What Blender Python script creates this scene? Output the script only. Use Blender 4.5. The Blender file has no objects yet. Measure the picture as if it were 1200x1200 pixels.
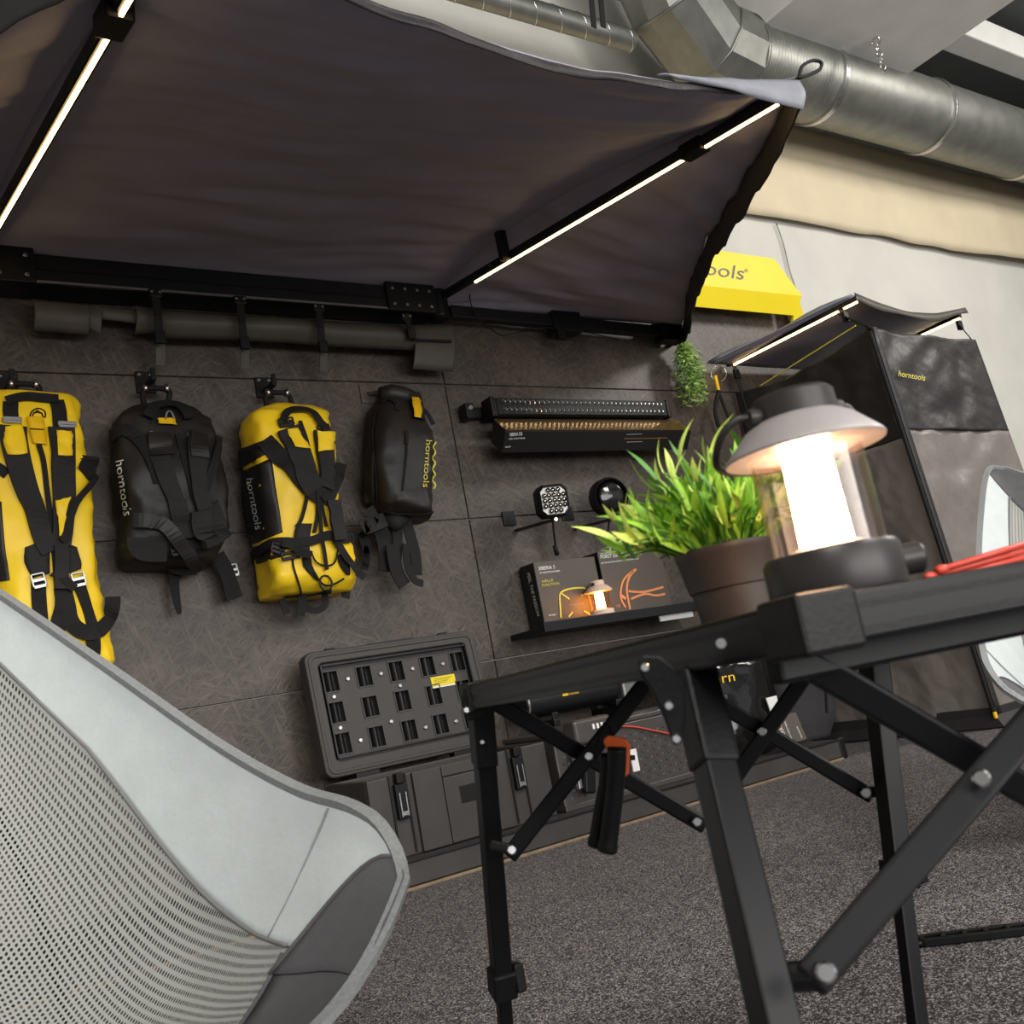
import bpy, bmesh, math, random
from mathutils import Vector, Matrix, noise
from mathutils.bvhtree import BVHTree
random.seed(7)
V = Vector
SC = bpy.context.scene
COL = SC.collection
# ------------------------------------------------------------------ camera
F = 1180.0                       # focal length in pixels of a 1200 px frame
EYE = 0.56                       # eye height, metres
D = 3.80                         # distance of the panelled wall
MR = Matrix(((0.816,-0.049,0.576),(-0.549,0.25,0.798),(-0.183,-0.967,0.178)))
def _n(v): return V(v).normalized()
dX = _n((1670,-100,F)); _a = _n((-60,10,F)); _b = _n((-114,-290,F))
dU = dX.cross(_a.cross(_b)).normalized()
if dU.y > 0: dU = -dU
dY = dU.cross(dX)
if dY.z < 0: dY = -dY
MR = Matrix((dX, dY, dU))        # rows: world axes seen from the camera
CAM = V((0, 0, EYE))
cd = bpy.data.cameras.new('camera'); cam = bpy.data.objects.new('camera', cd); COL.objects.link(cam)
cd.sensor_width = 36.0; cd.lens = F/1200*36.0; cd.clip_start = 0.05; cd.clip_end = 60
M3 = MR @ Matrix(((1,0,0),(0,-1,0),(0,0,-1)))
cam.matrix_world = Matrix.Translation(CAM) @ M3.to_4x4()
cd.dof.use_dof = True; cd.dof.focus_distance = 3.9; cd.dof.aperture_fstop = 15
SC.camera = cam
# ------------------------------------------------------------------ light
SC.view_settings.view_transform = 'Standard'; SC.view_settings.look = 'None'
SC.view_settings.gamma = 1; SC.view_settings.use_curve_mapping = False
SC.view_settings.exposure = 0.42
w = bpy.data.worlds.new('room'); SC.world = w; w.use_nodes = True
w.node_tree.nodes['Background'].inputs[0].default_value = (0.72,0.74,0.78,1)
w.node_tree.nodes['Background'].inputs[1].default_value = 0.6
def area(name, loc, target, size, power, col=(1,0.95,0.88), sy=None):
    l = bpy.data.lights.new(name, 'AREA'); l.energy = power; l.color = col; l.size = size
    if sy: l.shape = 'RECTANGLE'; l.size_y = sy
    o = bpy.data.objects.new(name, l); COL.objects.link(o); o.location = loc
    o.rotation_euler = (V(target)-V(loc)).to_track_quat('-Z','Y').to_euler(); return o
area('ceiling_lamp', (7.6,0.2,4.3), (4.6,2.6,0.6), 0.7, 150, sy=1.6)
area('ceiling_lamp', (-1.6,-1.8,4.3), (0.6,2.4,0.6), 1.4, 130, sy=1.4)
area('ceiling_lamp', (3.0,-2.4,4.3), (2.6,2.2,0.5), 1.2, 130, sy=1.4)
area('front_fill_light', (1.5,-5.6,1.7), (2.4,3.8,1.3), 8.0, 330, (1.0,0.97,0.93), sy=2.6)  # added fill behind the camera, brightens the wall and canopy underside
# ------------------------------------------------------------------ pixel helpers (measured from the photograph)
def ray(px, py): return MR @ V(((px-600)/F, (py-600)/F, 1.0))
def aty(px, py, Y): d = ray(px,py); return CAM + d*(Y/d.y)
def atx(px, py, X): d = ray(px,py); return CAM + d*(X/d.x)
def atz(px, py, Z): d = ray(px,py); return CAM + d*((Z-EYE)/d.z)
def atd(px, py, t): return CAM + ray(px,py)*t
def atp(px, py, p, n): d = ray(px,py); return CAM + d*((V(p)-CAM).dot(n)/d.dot(n))
def proj(p): c = MR.transposed() @ (V(p)-CAM); return (c.x/c.z*F+600, c.y/c.z*F+600, c.z)
# ------------------------------------------------------------------ materials
def lin(c):
    return tuple(((x/255)/12.92 if x <= 10 else (((x/255)+.055)/1.055)**2.4) for x in c)
def mat(name, rgb, rough=.5, metal=0., var=.12, scale=30., bump=.0, bscale=120., spec=.4, coat=0.):
    m = bpy.data.materials.new(name); m.use_nodes = True; nt = m.node_tree; b = nt.nodes['Principled BSDF']
    c = lin(rgb)
    tc = nt.nodes.new('ShaderNodeTexCoord'); nz = nt.nodes.new('ShaderNodeTexNoise')
    nz.inputs['Scale'].default_value = scale; nz.inputs['Detail'].default_value = 4
    nt.links.new(tc.outputs['Object'], nz.inputs['Vector'])
    cr = nt.nodes.new('ShaderNodeValToRGB')
    cr.color_ramp.elements[0].position = .3; cr.color_ramp.elements[1].position = .7
    cr.color_ramp.elements[0].color = (*[x*(1-var) for x in c],1); cr.color_ramp.elements[1].color = (*[min(1,x*(1+var)) for x in c],1)
    nt.links.new(nz.outputs['Fac'], cr.inputs['Fac']); nt.links.new(cr.outputs['Color'], b.inputs['Base Color'])
    b.inputs['Roughness'].default_value = rough; b.inputs['Metallic'].default_value = metal
    b.inputs['Specular IOR Level'].default_value = spec
    if coat: b.inputs['Coat Weight'].default_value = coat
    if bump:
        n2 = nt.nodes.new('ShaderNodeTexNoise'); n2.inputs['Scale'].default_value = bscale; n2.inputs['Detail'].default_value = 5
        nt.links.new(tc.outputs['Object'], n2.inputs['Vector'])
        bp = nt.nodes.new('ShaderNodeBump'); bp.inputs['Strength'].default_value = min(1,bump); bp.inputs['Distance'].default_value = .01 if bump<.8 else .02
        nt.links.new(n2.outputs['Fac'], bp.inputs['Height']); nt.links.new(bp.outputs['Normal'], b.inputs['Normal'])
    return m
def emit(name, rgb, strength):
    m = bpy.data.materials.new(name); m.use_nodes = True; b = m.node_tree.nodes['Principled BSDF']
    b.inputs['Base Color'].default_value = (*lin(rgb),1); b.inputs['Emission Color'].default_value = (*lin(rgb),1)
    b.inputs['Emission Strength'].default_value = strength; return m
def glass(name, rgb=(255,255,255), rough=.02):
    m = bpy.data.materials.new(name); m.use_nodes = True; nt = m.node_tree; nt.nodes.clear(); L = nt.links.new
    o = nt.nodes.new('ShaderNodeOutputMaterial'); t = nt.nodes.new('ShaderNodeBsdfTransparent'); g = nt.nodes.new('ShaderNodeBsdfGlossy')
    t.inputs[0].default_value = (*lin(rgb),1); g.inputs['Roughness'].default_value = rough
    lw = nt.nodes.new('ShaderNodeLayerWeight'); lw.inputs[0].default_value = .28
    mp = nt.nodes.new('ShaderNodeMath'); mp.operation = 'MULTIPLY'; L(lw.outputs['Facing'], mp.inputs[0]); mp.inputs[1].default_value = .5
    mx = nt.nodes.new('ShaderNodeMixShader'); L(mp.outputs[0], mx.inputs[0])
    L(t.outputs[0], mx.inputs[1]); L(g.outputs[0], mx.inputs[2]); L(mx.outputs[0], o.inputs[0]); return m
def osb_mat():
    m = bpy.data.materials.new('black_osb'); m.use_nodes = True; nt = m.node_tree; b = nt.nodes['Principled BSDF']; L = nt.links.new
    tc = nt.nodes.new('ShaderNodeTexCoord'); out = None
    for rot,sc in (((0,.35,0),(13,13,75)),((0,-.5,0),(14,14,85)),((0,1.25,0),(12,12,70)),((0,2.3,0),(15,15,90))):
        mp = nt.nodes.new('ShaderNodeMapping'); mp.vector_type = 'TEXTURE'; mp.inputs['Rotation'].default_value = rot; mp.inputs['Scale'].default_value = [1/q for q in sc]
        nz = nt.nodes.new('ShaderNodeTexNoise'); nz.inputs['Scale'].default_value = 1.0; nz.inputs['Detail'].default_value = 3; nz.inputs['Distortion'].default_value = .3
        L(tc.outputs['Object'], mp.inputs['Vector']); L(mp.outputs['Vector'], nz.inputs['Vector'])
        if out is None: out = nz.outputs['Fac']
        else:
            mx = nt.nodes.new('ShaderNodeMath'); mx.operation = 'MAXIMUM'; L(out, mx.inputs[0]); L(nz.outputs['Fac'], mx.inputs[1]); out = mx.outputs[0]
    big = nt.nodes.new('ShaderNodeTexNoise'); big.inputs['Scale'].default_value = 3.; big.inputs['Detail'].default_value = 5; L(tc.outputs['Object'], big.inputs['Vector'])
    ad = nt.nodes.new('ShaderNodeMath'); ad.operation = 'MULTIPLY_ADD'; L(big.outputs['Fac'], ad.inputs[0]); ad.inputs[1].default_value = .45; L(out, ad.inputs[2])
    cr = nt.nodes.new('ShaderNodeValToRGB'); e = cr.color_ramp.elements
    e[0].position = .68; e[0].color = (*lin((52,45,41)),1); e[1].position = 1.0; e[1].color = (*lin((92,82,74)),1)
    L(ad.outputs[0], cr.inputs[0]); L(cr.outputs[0], b.inputs['Base Color'])
    bp = nt.nodes.new('ShaderNodeBump'); bp.inputs['Strength'].default_value = .4; bp.inputs['Distance'].default_value = .007
    L(out, bp.inputs['Height']); L(bp.outputs[0], b.inputs['Normal'])
    b.inputs['Roughness'].default_value = .48; b.inputs['Specular IOR Level'].default_value = .5
    return m
def carpet_mat():
    m = bpy.data.materials.new('grey_carpet'); m.use_nodes = True; nt = m.node_tree; b = nt.nodes['Principled BSDF']; L = nt.links.new
    tc = nt.nodes.new('ShaderNodeTexCoord'); outs = []
    for sc in (330, 520):
        vo = nt.nodes.new('ShaderNodeTexVoronoi'); vo.inputs['Scale'].default_value = sc; L(tc.outputs['Object'], vo.inputs['Vector'])
        sp = nt.nodes.new('ShaderNodeSeparateColor'); L(vo.outputs['Color'], sp.inputs[0]); outs.append(sp.outputs[0])
    mu = nt.nodes.new('ShaderNodeMath'); mu.operation = 'MULTIPLY'; L(outs[0], mu.inputs[0]); L(outs[1], mu.inputs[1])
    n3 = nt.nodes.new('ShaderNodeTexNoise'); n3.inputs['Scale'].default_value = 14; n3.inputs['Detail'].default_value = 4; L(tc.outputs['Object'], n3.inputs['Vector'])
    ad = nt.nodes.new('ShaderNodeMath'); ad.operation = 'MULTIPLY_ADD'; L(n3.outputs['Fac'], ad.inputs[0]); ad.inputs[1].default_value = .16; L(mu.outputs[0], ad.inputs[2])
    cr = nt.nodes.new('ShaderNodeValToRGB'); e = cr.color_ramp.elements
    e[0].position = .08; e[0].color = (*lin((42,40,42)),1); e[1].position = .78; e[1].color = (*lin((196,190,190)),1)
    x = cr.color_ramp.elements.new(.36); x.color = (*lin((74,70,72)),1)
    L(ad.outputs[0], cr.inputs[0]); L(cr.outputs[0], b.inputs['Base Color']); b.inputs['Roughness'].default_value = .95
    b.inputs['Specular IOR Level'].default_value = .1
    return m
def mesh_fabric():
    m = bpy.data.materials.new('perforated_mesh'); m.use_nodes = True; nt = m.node_tree; b = nt.nodes['Principled BSDF']; L = nt.links.new
    b.inputs['Base Color'].default_value = (*lin((158,160,157)),1); b.inputs['Roughness'].default_value = .7
    uv = nt.nodes.new('ShaderNodeUVMap'); uv.uv_map = 'UVMap'
    sp = nt.nodes.new('ShaderNodeSeparateXYZ'); L(uv.outputs[0], sp.inputs[0]); ax = []
    for i in (0,1):
        a = nt.nodes.new('ShaderNodeMath'); a.operation = 'FRACT'; L(sp.outputs[i], a.inputs[0])
        s = nt.nodes.new('ShaderNodeMath'); s.operation = 'SUBTRACT'; L(a.outputs[0], s.inputs[0]); s.inputs[1].default_value = .5
        p = nt.nodes.new('ShaderNodeMath'); p.operation = 'MULTIPLY'; L(s.outputs[0], p.inputs[0]); L(s.outputs[0], p.inputs[1]); ax.append(p)
    q = nt.nodes.new('ShaderNodeMath'); q.operation = 'ADD'; L(ax[0].outputs[0], q.inputs[0]); L(ax[1].outputs[0], q.inputs[1])
    lt = nt.nodes.new('ShaderNodeMath'); lt.operation = 'LESS_THAN'; L(q.outputs[0], lt.inputs[0]); lt.inputs[1].default_value = .088
    t = nt.nodes.new('ShaderNodeBsdfTransparent'); mx = nt.nodes.new('ShaderNodeMixShader')
    L(lt.outputs[0], mx.inputs[0]); L(b.outputs[0], mx.inputs[1]); L(t.outputs[0], mx.inputs[2]); L(mx.outputs[0], nt.nodes['Material Output'].inputs[0])
    return m
M = dict(
 osb=osb_mat(), carpet=carpet_mat(), chairmesh=mesh_fabric(),
 plaster=mat('white_plaster',(192,191,184),.85,var=.05,scale=3,bump=.35,bscale=14),
 white_paint=mat('white_paint',(205,205,202),.6,var=.05,scale=5,bump=.1,bscale=40),
 ceil=mat('dark_ceiling',(74,77,78),.9,var=.08,scale=2),
 tarp=mat('beige_tarp',(200,187,160),.8,var=.05,scale=4,bump=.25,bscale=9),
 galv=mat('galvanised_steel',(140,141,136),.46,metal=.85,var=.14,scale=9,bump=.05,bscale=30),
 canopy=mat('dark_grey_canvas',(148,144,162),.7,var=.06,scale=6,bump=.25,bscale=14),
 canopy_grey=mat('silver_grey_canvas',(128,131,140),.6,var=.1,scale=12,bump=.2,bscale=30),
 pvc=mat('grey_pvc_cover',(76,72,66),.55,var=.1,scale=10,bump=.2,bscale=25),
 alu=mat('black_anodised',(22,22,24),.42,spec=.3,var=.12,scale=20),
 alu_s=mat('satin_black_tube',(17,17,19),.36,metal=0.,spec=.22,var=.12,scale=20),
 plastic=mat('black_plastic',(18,18,19),.45,spec=.24,var=.1,scale=30,bump=.08,bscale=300),
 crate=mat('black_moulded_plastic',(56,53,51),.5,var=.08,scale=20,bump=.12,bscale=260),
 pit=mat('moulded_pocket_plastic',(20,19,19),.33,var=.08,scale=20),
 webbing=mat('black_webbing',(20,19,19),.8,var=.2,scale=90,bump=.2,bscale=400),
 yellow=mat('yellow_tarpaulin',(255,212,36),.42,var=.05,scale=14,bump=.18,bscale=16),
 yellow_flat=mat('yellow_print',(240,190,20),.5,var=.03),
 yellow_sign=mat('lemon_yellow_sheet',(226,204,24),.5,var=.03,scale=4),
 bagblack=mat('matt_black_tarpaulin',(34,31,30),.5,var=.12,scale=14,bump=.2,bscale=16),
 bagblack2=mat('black_foam_strap',(31,29,28),.75,var=.12,scale=60,bump=.2,bscale=200),
 steel=mat('bright_steel',(205,205,205),.25,metal=1.,var=.08),
 buckle_steel=mat('dull_steel',(150,150,150),.3,metal=1.,var=.08),
 white=mat('white_print',(232,232,230),.6,var=.02),
 copper=mat('copper_print',(214,138,88),.45,var=.05),
 lime=mat('yellow_green_print',(214,200,70),.5,var=.05),
 card=mat('dark_brown_card',(84,77,71),.55,var=.05,scale=8),
 cardblack=mat('black_card',(26,24,24),.4,var=.08,scale=8),
 gold_print_glint=mat('gold_print_and_reflection',(206,166,112),.16,metal=.9,var=.03,scale=3),  # gold print, and the reflection painted on the light bar carton
 lens=mat('led_reflector_chrome',(235,235,232),.14,metal=1.,var=.05),
 leaf=mat('grass_green',(150,204,66),.45,var=.22,scale=40),
 leaf2=mat('grass_lime',(206,230,112),.42,var=.18,scale=40),
 leaf3=mat('grass_deep',(84,138,52),.5,var=.2,scale=40),
 fern=mat('trailing_green',(158,188,104),.5,var=.25,scale=30),
 pot=mat('brown_black_pot',(58,50,47),.45,var=.08,scale=20),
 lamp=mat('matt_black_lamp',(46,43,43),.38,var=.08,scale=20),
 hood=mat('satin_grey_hood',(176,170,170),.42,metal=.35,var=.05,scale=30),
 pale=mat('pale_lamp_plastic',(214,186,170),.5,var=.04),
 hoodin=mat('pale_hood_lining',(222,200,184),.5,var=.04,scale=20),
 glass=glass('clear_glass',(250,240,232)),
 orange=mat('orange_plastic',(236,104,48),.45,var=.06),
 red=mat('red_rod',(196,72,58),.4,var=.08),
 tan=mat('tan_edging',(128,110,88),.7,var=.2,scale=30),
 plinth=mat('dark_plinth',(58,55,54),.55,var=.15,scale=8),
 dia=mat('chequer_plate',(86,82,80),.42,metal=.5,var=.1,scale=20),
 tentblack=mat('black_tent_cloth',(40,38,39),.5,var=.1,scale=10,bump=.55,bscale=16),
 tentgrey=mat('grey_tent_cloth',(116,110,106),.44,var=.06,scale=10,bump=.6,bscale=15),
 tentin=mat('dark_tent_lining',(40,38,38),.7,var=.1),
 chair=mat('pale_grey_canvas',(192,199,200),.8,var=.04,scale=18,bump=.12,bscale=90),
 chairdark=mat('charcoal_canvas',(88,87,90),.8,var=.07,scale=30,bump=.15,bscale=200),
 chairmid=mat('mid_grey_canvas',(122,122,122),.8,var=.07,scale=30,bump=.15,bscale=200),
 piping=mat('grey_webbing_trim',(138,141,142),.8,var=.15,scale=200,bump=.3,bscale=500),
 softblack=mat('charcoal_softbag',(52,51,54),.8,var=.1,scale=20,bump=.15,bscale=60),
 shiny=mat('glossy_black_film',(22,21,21),.16,var=.1,scale=14,bump=.5,bscale=12,coat=.3),
 led=emit('warm_led',(255,214,140),10), tube=emit('lamp_light',(255,222,186),22), tubes=emit('small_lamp_light',(255,176,80),26),
 paper=mat('tan_paper',(226,190,150),.7,var=.05),
)
# ------------------------------------------------------------------ mesh building
class MB:
    def __init__(s): s.v=[]; s.f=[]; s.uv=None
    def add(s, vs, fs):
        o=len(s.v); s.v += [V(x) for x in vs]; s.f += [tuple(i+o for i in f) for f in fs]; return s
    def box(s, c, size, R=None):
        c=V(c); h=V(size)/2; vs=[]
        for dx in(-1,1):
            for dy in(-1,1):
                for dz in(-1,1):
                    p=V((dx*h.x,dy*h.y,dz*h.z)); vs.append(c+(R@p if R else p))
        return s.add(vs,[(0,1,3,2),(4,6,7,5),(0,4,5,1),(2,3,7,6),(0,2,6,4),(1,5,7,3)])
    def span(s, a, b): a=V(a); b=V(b); return s.box((a+b)/2, [abs(x) for x in (b-a)])
    def bar(s, a, b, w, h, up=(0,0,1)):
        a=V(a); b=V(b); t=(b-a).normalized(); sd=t.cross(V(up))
        if sd.length<1e-4: sd=t.cross(V((1,0,0)))
        sd.normalize(); u=sd.cross(t); vs=[]
        for p in(a,b):
            for x,y in((-1,-1),(1,-1),(1,1),(-1,1)): vs.append(p+sd*(w/2*x)+u*(h/2*y))
        return s.add(vs,[(3,2,1,0),(4,5,6,7)]+[(i,(i+1)%4,4+(i+1)%4,4+i) for i in range(4)])
    def tube(s, pts, r, n=8, closed=False, cap=True):
        pts=[V(p) for p in pts]; m=len(pts); rr=r if isinstance(r,(list,tuple)) else [r]*m
        prev=None; rings=[]
        for i,p in enumerate(pts):
            a=pts[(i-1)%m] if closed or i>0 else p; b=pts[(i+1)%m] if closed or i<m-1 else p
            t=(b-a).normalized()
            if prev is None: prev=t.orthogonal().normalized()
            sd=(prev-t*prev.dot(t))
            sd=sd.normalized() if sd.length>1e-6 else t.orthogonal().normalized()
            prev=sd; u=t.cross(sd)
            rings.append([p+(sd*math.cos(2*math.pi*k/n)+u*math.sin(2*math.pi*k/n))*rr[i] for k in range(n)])
        o=len(s.v); 
        for R in rings: s.v+=R
        for i in range(m if closed else m-1):
            j=(i+1)%m
            for k in range(n): s.f.append((o+i*n+k,o+i*n+(k+1)%n,o+j*n+(k+1)%n,o+j*n+k))
        if cap and not closed:
            s.f.append(tuple(o+k for k in reversed(range(n)))); s.f.append(tuple(o+(m-1)*n+k for k in range(n)))
        return s
    def lathe(s, prof, c=(0,0,0), ax=(0,0,1), n=32):
        c=V(c); ax=V(ax).normalized(); q=V((0,0,1)).rotation_difference(ax); o=len(s.v); m=len(prof)
        for r,z in prof:
            for k in range(n): s.v.append(c+q@V((r*math.cos(2*math.pi*k/n),r*math.sin(2*math.pi*k/n),z)))
        for i in range(m-1):
            for k in range(n): s.f.append((o+i*n+k,o+i*n+(k+1)%n,o+(i+1)*n+(k+1)%n,o+(i+1)*n+k))
        if prof[0][0]>1e-5: s.f.append(tuple(o+k for k in reversed(range(n))))
        if prof[-1][0]>1e-5: s.f.append(tuple(o+(m-1)*n+k for k in range(n)))
        return s
    def prism(s, poly, ext):
        a=[V(p) for p in poly]; e=V(ext); n=len(a)
        return s.add(a+[p+e for p in a],[tuple(range(n)),tuple(reversed(range(n,2*n)))]+[(i,i+n,(i+1)%n+n,(i+1)%n) for i in range(n)])
    def grid(s, rows):
        o=len(s.v); n=len(rows[0])
        for r in rows: s.v+=[V(p) for p in r]
        for i in range(len(rows)-1):
            for k in range(n-1): s.f.append((o+i*n+k,o+i*n+k+1,o+(i+1)*n+k+1,o+(i+1)*n+k))
        return s
def link(o, parent=None):
    COL.objects.link(o)
    if parent is not None:
        o.parent=parent
        o.matrix_parent_inverse=Matrix.Translation(-parent.location) if parent.type=='EMPTY' else Matrix()
    return o
def obj(name, mb, m, parent=None, bev=0, smooth=False, solid=0, fix=True, sub=0, seg=2):
    me=bpy.data.meshes.new(name); me.from_pydata([tuple(v) for v in mb.v],[],mb.f); me.materials.append(M[m] if isinstance(m,str) else m)
    if fix:
        b=bmesh.new(); b.from_mesh(me); bmesh.ops.recalc_face_normals(b,faces=b.faces); b.to_mesh(me); b.free()
    if mb.uv:
        ul=me.uv_layers.new(name='UVMap')
        for lp in me.loops: ul.data[lp.index].uv=mb.uv[lp.vertex_index]
    if smooth:
        for p in me.polygons: p.use_smooth=True
        if smooth=='auto': me.set_sharp_from_angle(angle=math.radians(35))
    o=bpy.data.objects.new(name,me); link(o,parent)
    if solid: x=o.modifiers.new('s','SOLIDIFY'); x.thickness=solid; x.offset=0
    if sub: x=o.modifiers.new('u','SUBSURF'); x.levels=sub; x.render_levels=sub
    if bev: x=o.modifiers.new('b','BEVEL'); x.width=bev; x.segments=seg; x.limit_method='ANGLE'; x.harden_normals=False
    return o
def tag(o, label=None, cat=None, group=None, kind=None):
    if label: o['label']=label
    if cat: o['category']=cat
    if group: o['group']=group
    if kind: o['kind']=kind
    return o
def thing(name, label, cat, loc=(0,0,0), group=None):
    o=bpy.data.objects.new(name,None); o.empty_display_size=.05; COL.objects.link(o); o.location=loc; return tag(o,label,cat,group)
def struct(name, mb, m, parent=None, **k):
    o=obj(name,mb,m,parent,**k)
    if parent is None: o['kind']='structure'
    return o
def copy_tree(o, parent=None):
    c=o.copy(); COL.objects.link(c)
    if parent is not None: c.parent=parent; c.matrix_parent_inverse=o.matrix_parent_inverse.copy()
    for ch in list(o.children): copy_tree(ch,c)
    return c
def cat(pts, k=8, closed=False):
    P=[V(p) for p in pts]; n=len(P); out=[]
    if n<3: 
        return [P[0].lerp(P[-1],i/k) for i in range(k+1)]
    for i in range(n if closed else n-1):
        g=(lambda j: P[j%n]) if closed else (lambda j: P[max(0,min(n-1,j))])
        a,b,c,d=g(i-1),g(i),g(i+1),g(i+2)
        for j in range(k):
            t=j/k; out.append(.5*((2*b)+(c-a)*t+(2*a-5*b+4*c-d)*t*t+(3*b-a-3*c+d)*t**3))
    if not closed: out.append(P[-1])
    return out
# casting photograph points on surfaces
def bvh_of(mb): return BVHTree.FromPolygons(mb.v, mb.f)
def caster(bvh=None, plane=None):
    def f(px,py):
        d=ray(px,py)
        if bvh:
            h=bvh.ray_cast(CAM,d.normalized())
            if h[0] is not None:
                n=h[1] if h[1].dot(d)<0 else -h[1]; return h[0],n
            return None
        n=V(plane[1]); n=n if n.dot(d)<0 else -n
        return atp(px,py,plane[0],n),n
    return f
def castpath(cf, pts, k=6):
    P=[V((p[0],p[1])) for p in pts]; P=cat([V((p.x,p.y,0)) for p in P],k); out=[]; last=None; hits=[cf(p.x,p.y) for p in P]
    good=[i for i,h in enumerate(hits) if h]
    for i,p in enumerate(P):
        if hits[i]: out.append(hits[i]); continue
        if not good: out.append((aty(p.x,p.y,D-.1),V((0,-1,0)))); continue
        j=min(good,key=lambda g:abs(g-i)); q=hits[j][0]; t=(q-CAM).length/ray(P[j].x,P[j].y).length
        out.append((atd(p.x,p.y,t),V((0,-1,0))))
    return out
def ribbon(name, parent, m, cf, pts, wid, off=.004, th=.004, k=6, smoothn=True, **kw):
    H=castpath(cf,pts,k); n=len(H); mb=MB(); P=[h[0] for h in H]; Nn=[h[1] for h in H]
    for it in range(2):
        P=[P[i] if i in(0,n-1) else (P[i-1]+P[i]*2+P[i+1])/4 for i in range(n)]
        Nn=[(Nn[max(0,i-1)]+Nn[i]*2+Nn[min(n-1,i+1)]).normalized() for i in range(n)]
    for i in range(n):
        t=(P[min(n-1,i+1)]-P[max(0,i-1)]); nn=Nn[i]; s=t.cross(nn)
        s=s.normalized() if s.length>1e-6 else V((1,0,0)); ww=wid if not isinstance(wid,(list,tuple)) else wid[0]+(wid[-1]-wid[0])*i/(n-1)
        a=P[i]+nn*off
        mb.v+=[a-s*ww/2,a+s*ww/2,a+s*ww/2+nn*th,a-s*ww/2+nn*th]
    for i in range(n-1):
        for q in range(4): mb.f.append((i*4+q,i*4+(q+1)%4,i*4+4+(q+1)%4,i*4+4+q))
    mb.f+=[(3,2,1,0),tuple(4*(n-1)+q for q in range(4))]
    return obj(name,mb,m,parent,**kw)
def patch(name, parent, m, cf, left, right, off=.003, nu=8, k=5, **kw):
    Lp=cat([V((p[0],p[1],0)) for p in left],k); Rp=cat([V((p[0],p[1],0)) for p in right],k); rows=[]; mb=MB(); ok=True
    for a,b in zip(Lp,Rp):
        row=[]
        for j in range(nu+1):
            p=a.lerp(b,j/nu); h=cf(p.x,p.y); row.append((p,h))
        rows.append(row)
    hitlist=[(p,h) for r in rows for p,h in r if h]
    out=[]
    for r in rows:
        o=[]
        for p,h in r:
            if not h:
                q=min(hitlist,key=lambda z:(z[0]-p).length); t=(q[1][0]-CAM).length/ray(q[0].x,q[0].y).length; h=(atd(p.x,p.y,t),q[1][1])
            o.append(h[0]+h[1]*off)
        out.append(o)
    mb.grid(out); return obj(name,mb,m,parent,fix=False,smooth=True,solid=.002,**kw)
_tc={}
def textgeo(s):
    if s not in _tc:
        c=bpy.data.curves.new('t','FONT'); c.body=s; c.size=1; c.resolution_u=3; o=bpy.data.objects.new('t',c); COL.objects.link(o)
        bpy.context.view_layer.update(); me=bpy.data.meshes.new_from_object(o.evaluated_get(bpy.context.evaluated_depsgraph_get()))
        vs=[v.co.copy() for v in me.vertices]; fs=[tuple(p.vertices) for p in me.polygons]
        bpy.data.objects.remove(o); bpy.data.meshes.remove(me); bpy.data.curves.remove(c)
        x0=min(v.x for v in vs); x1=max(v.x for v in vs); _tc[s]=([V(((v.x-x0)/(x1-x0),v.y/.72,0)) for v in vs],fs)
    return _tc[s]
def text_px(name, parent, m, s, p0, p1, hpx, cf, off=.003, slant=None):
    """lettering laid on a surface: baseline runs p0 -> p1 in the photograph, capital height hpx"""
    vs,fs=textgeo(s); d=V((p1[0]-p0[0],p1[1]-p0[1])); L=d.length; u=V((d.y,-d.x))/L
    if slant: u=V(slant).normalized()
    mb=MB(); out=[]
    for v in vs:
        p=V(p0)+d*v.x+u*(v.y*hpx); h=cf(p.x,p.y)
        out.append(h[0]+h[1]*off if h else None)
    g=[o for o in out if o]
    if not g: return None
    keep=[f for f in fs if all(out[i] is not None for i in f)]
    mb.v=[o if o else g[0] for o in out]; mb.f=keep
    return obj(name,mb,m,parent,fix=False)
def stroke(name, parent, m, cf, pts, wid, off=.002, k=6): return ribbon(name,parent,m,cf,pts,wid,off=off,th=.0012,k=k)
def disc(mb, p, n, r, h, seg=12): mb.lathe([(r,0),(r,h*.7),(r*.75,h)],p,n,seg); return mb
def wave(p, s, a): return noise.noise(V(p)*s)*a

# ================================================================== SETTING
struct('floor', MB().box((3,0,-.05),(18,12,.1)), 'carpet')
wb=struct('wall_back', MB().box((3,D+.14,2.6),(18,.24,5.4)), 'plaster')
zs=[.09,.735,1.386,2.04,2.69]; xs=[-2.6,0.02,2.5,5.14]
for i in range(4):
    for j in range(3):
        obj('panel',MB().span((xs[j]+.0025,D,zs[i]+.0025),(xs[j+1]-.0025,D+.021,zs[i+1]-.0025)),'osb',wb,bev=.002,seg=1)
obj('panel',MB().span((-2.6,D,0),(5.14,D+.021,.085)),'osb',wb)
struct('wall_left', MB().box((-6.1,0,2.6),(.2,12,5.4)), 'plaster')
struct('wall_right', MB().box((12.1,0,2.6),(.2,12,5.4)), 'plaster')
struct('ceiling', MB().box((3,-1,4.66),(18,10,.1)), 'ceil')
# ceiling beam and purlin
b0=atz(890,33,4.0); b1=atz(1060,90,4.0)
o=struct('beam',MB().span((b0.x,-1.5,4.0),(b1.x,D+.02,4.6)),'white_paint',bev=.01)
pq=atz(1150,62,4.3)
o=struct('trim_1',MB().span((b1.x,pq.y-.09,4.3),(11.5,pq.y+.09,4.5)),'white_paint',bev=.01)
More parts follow.
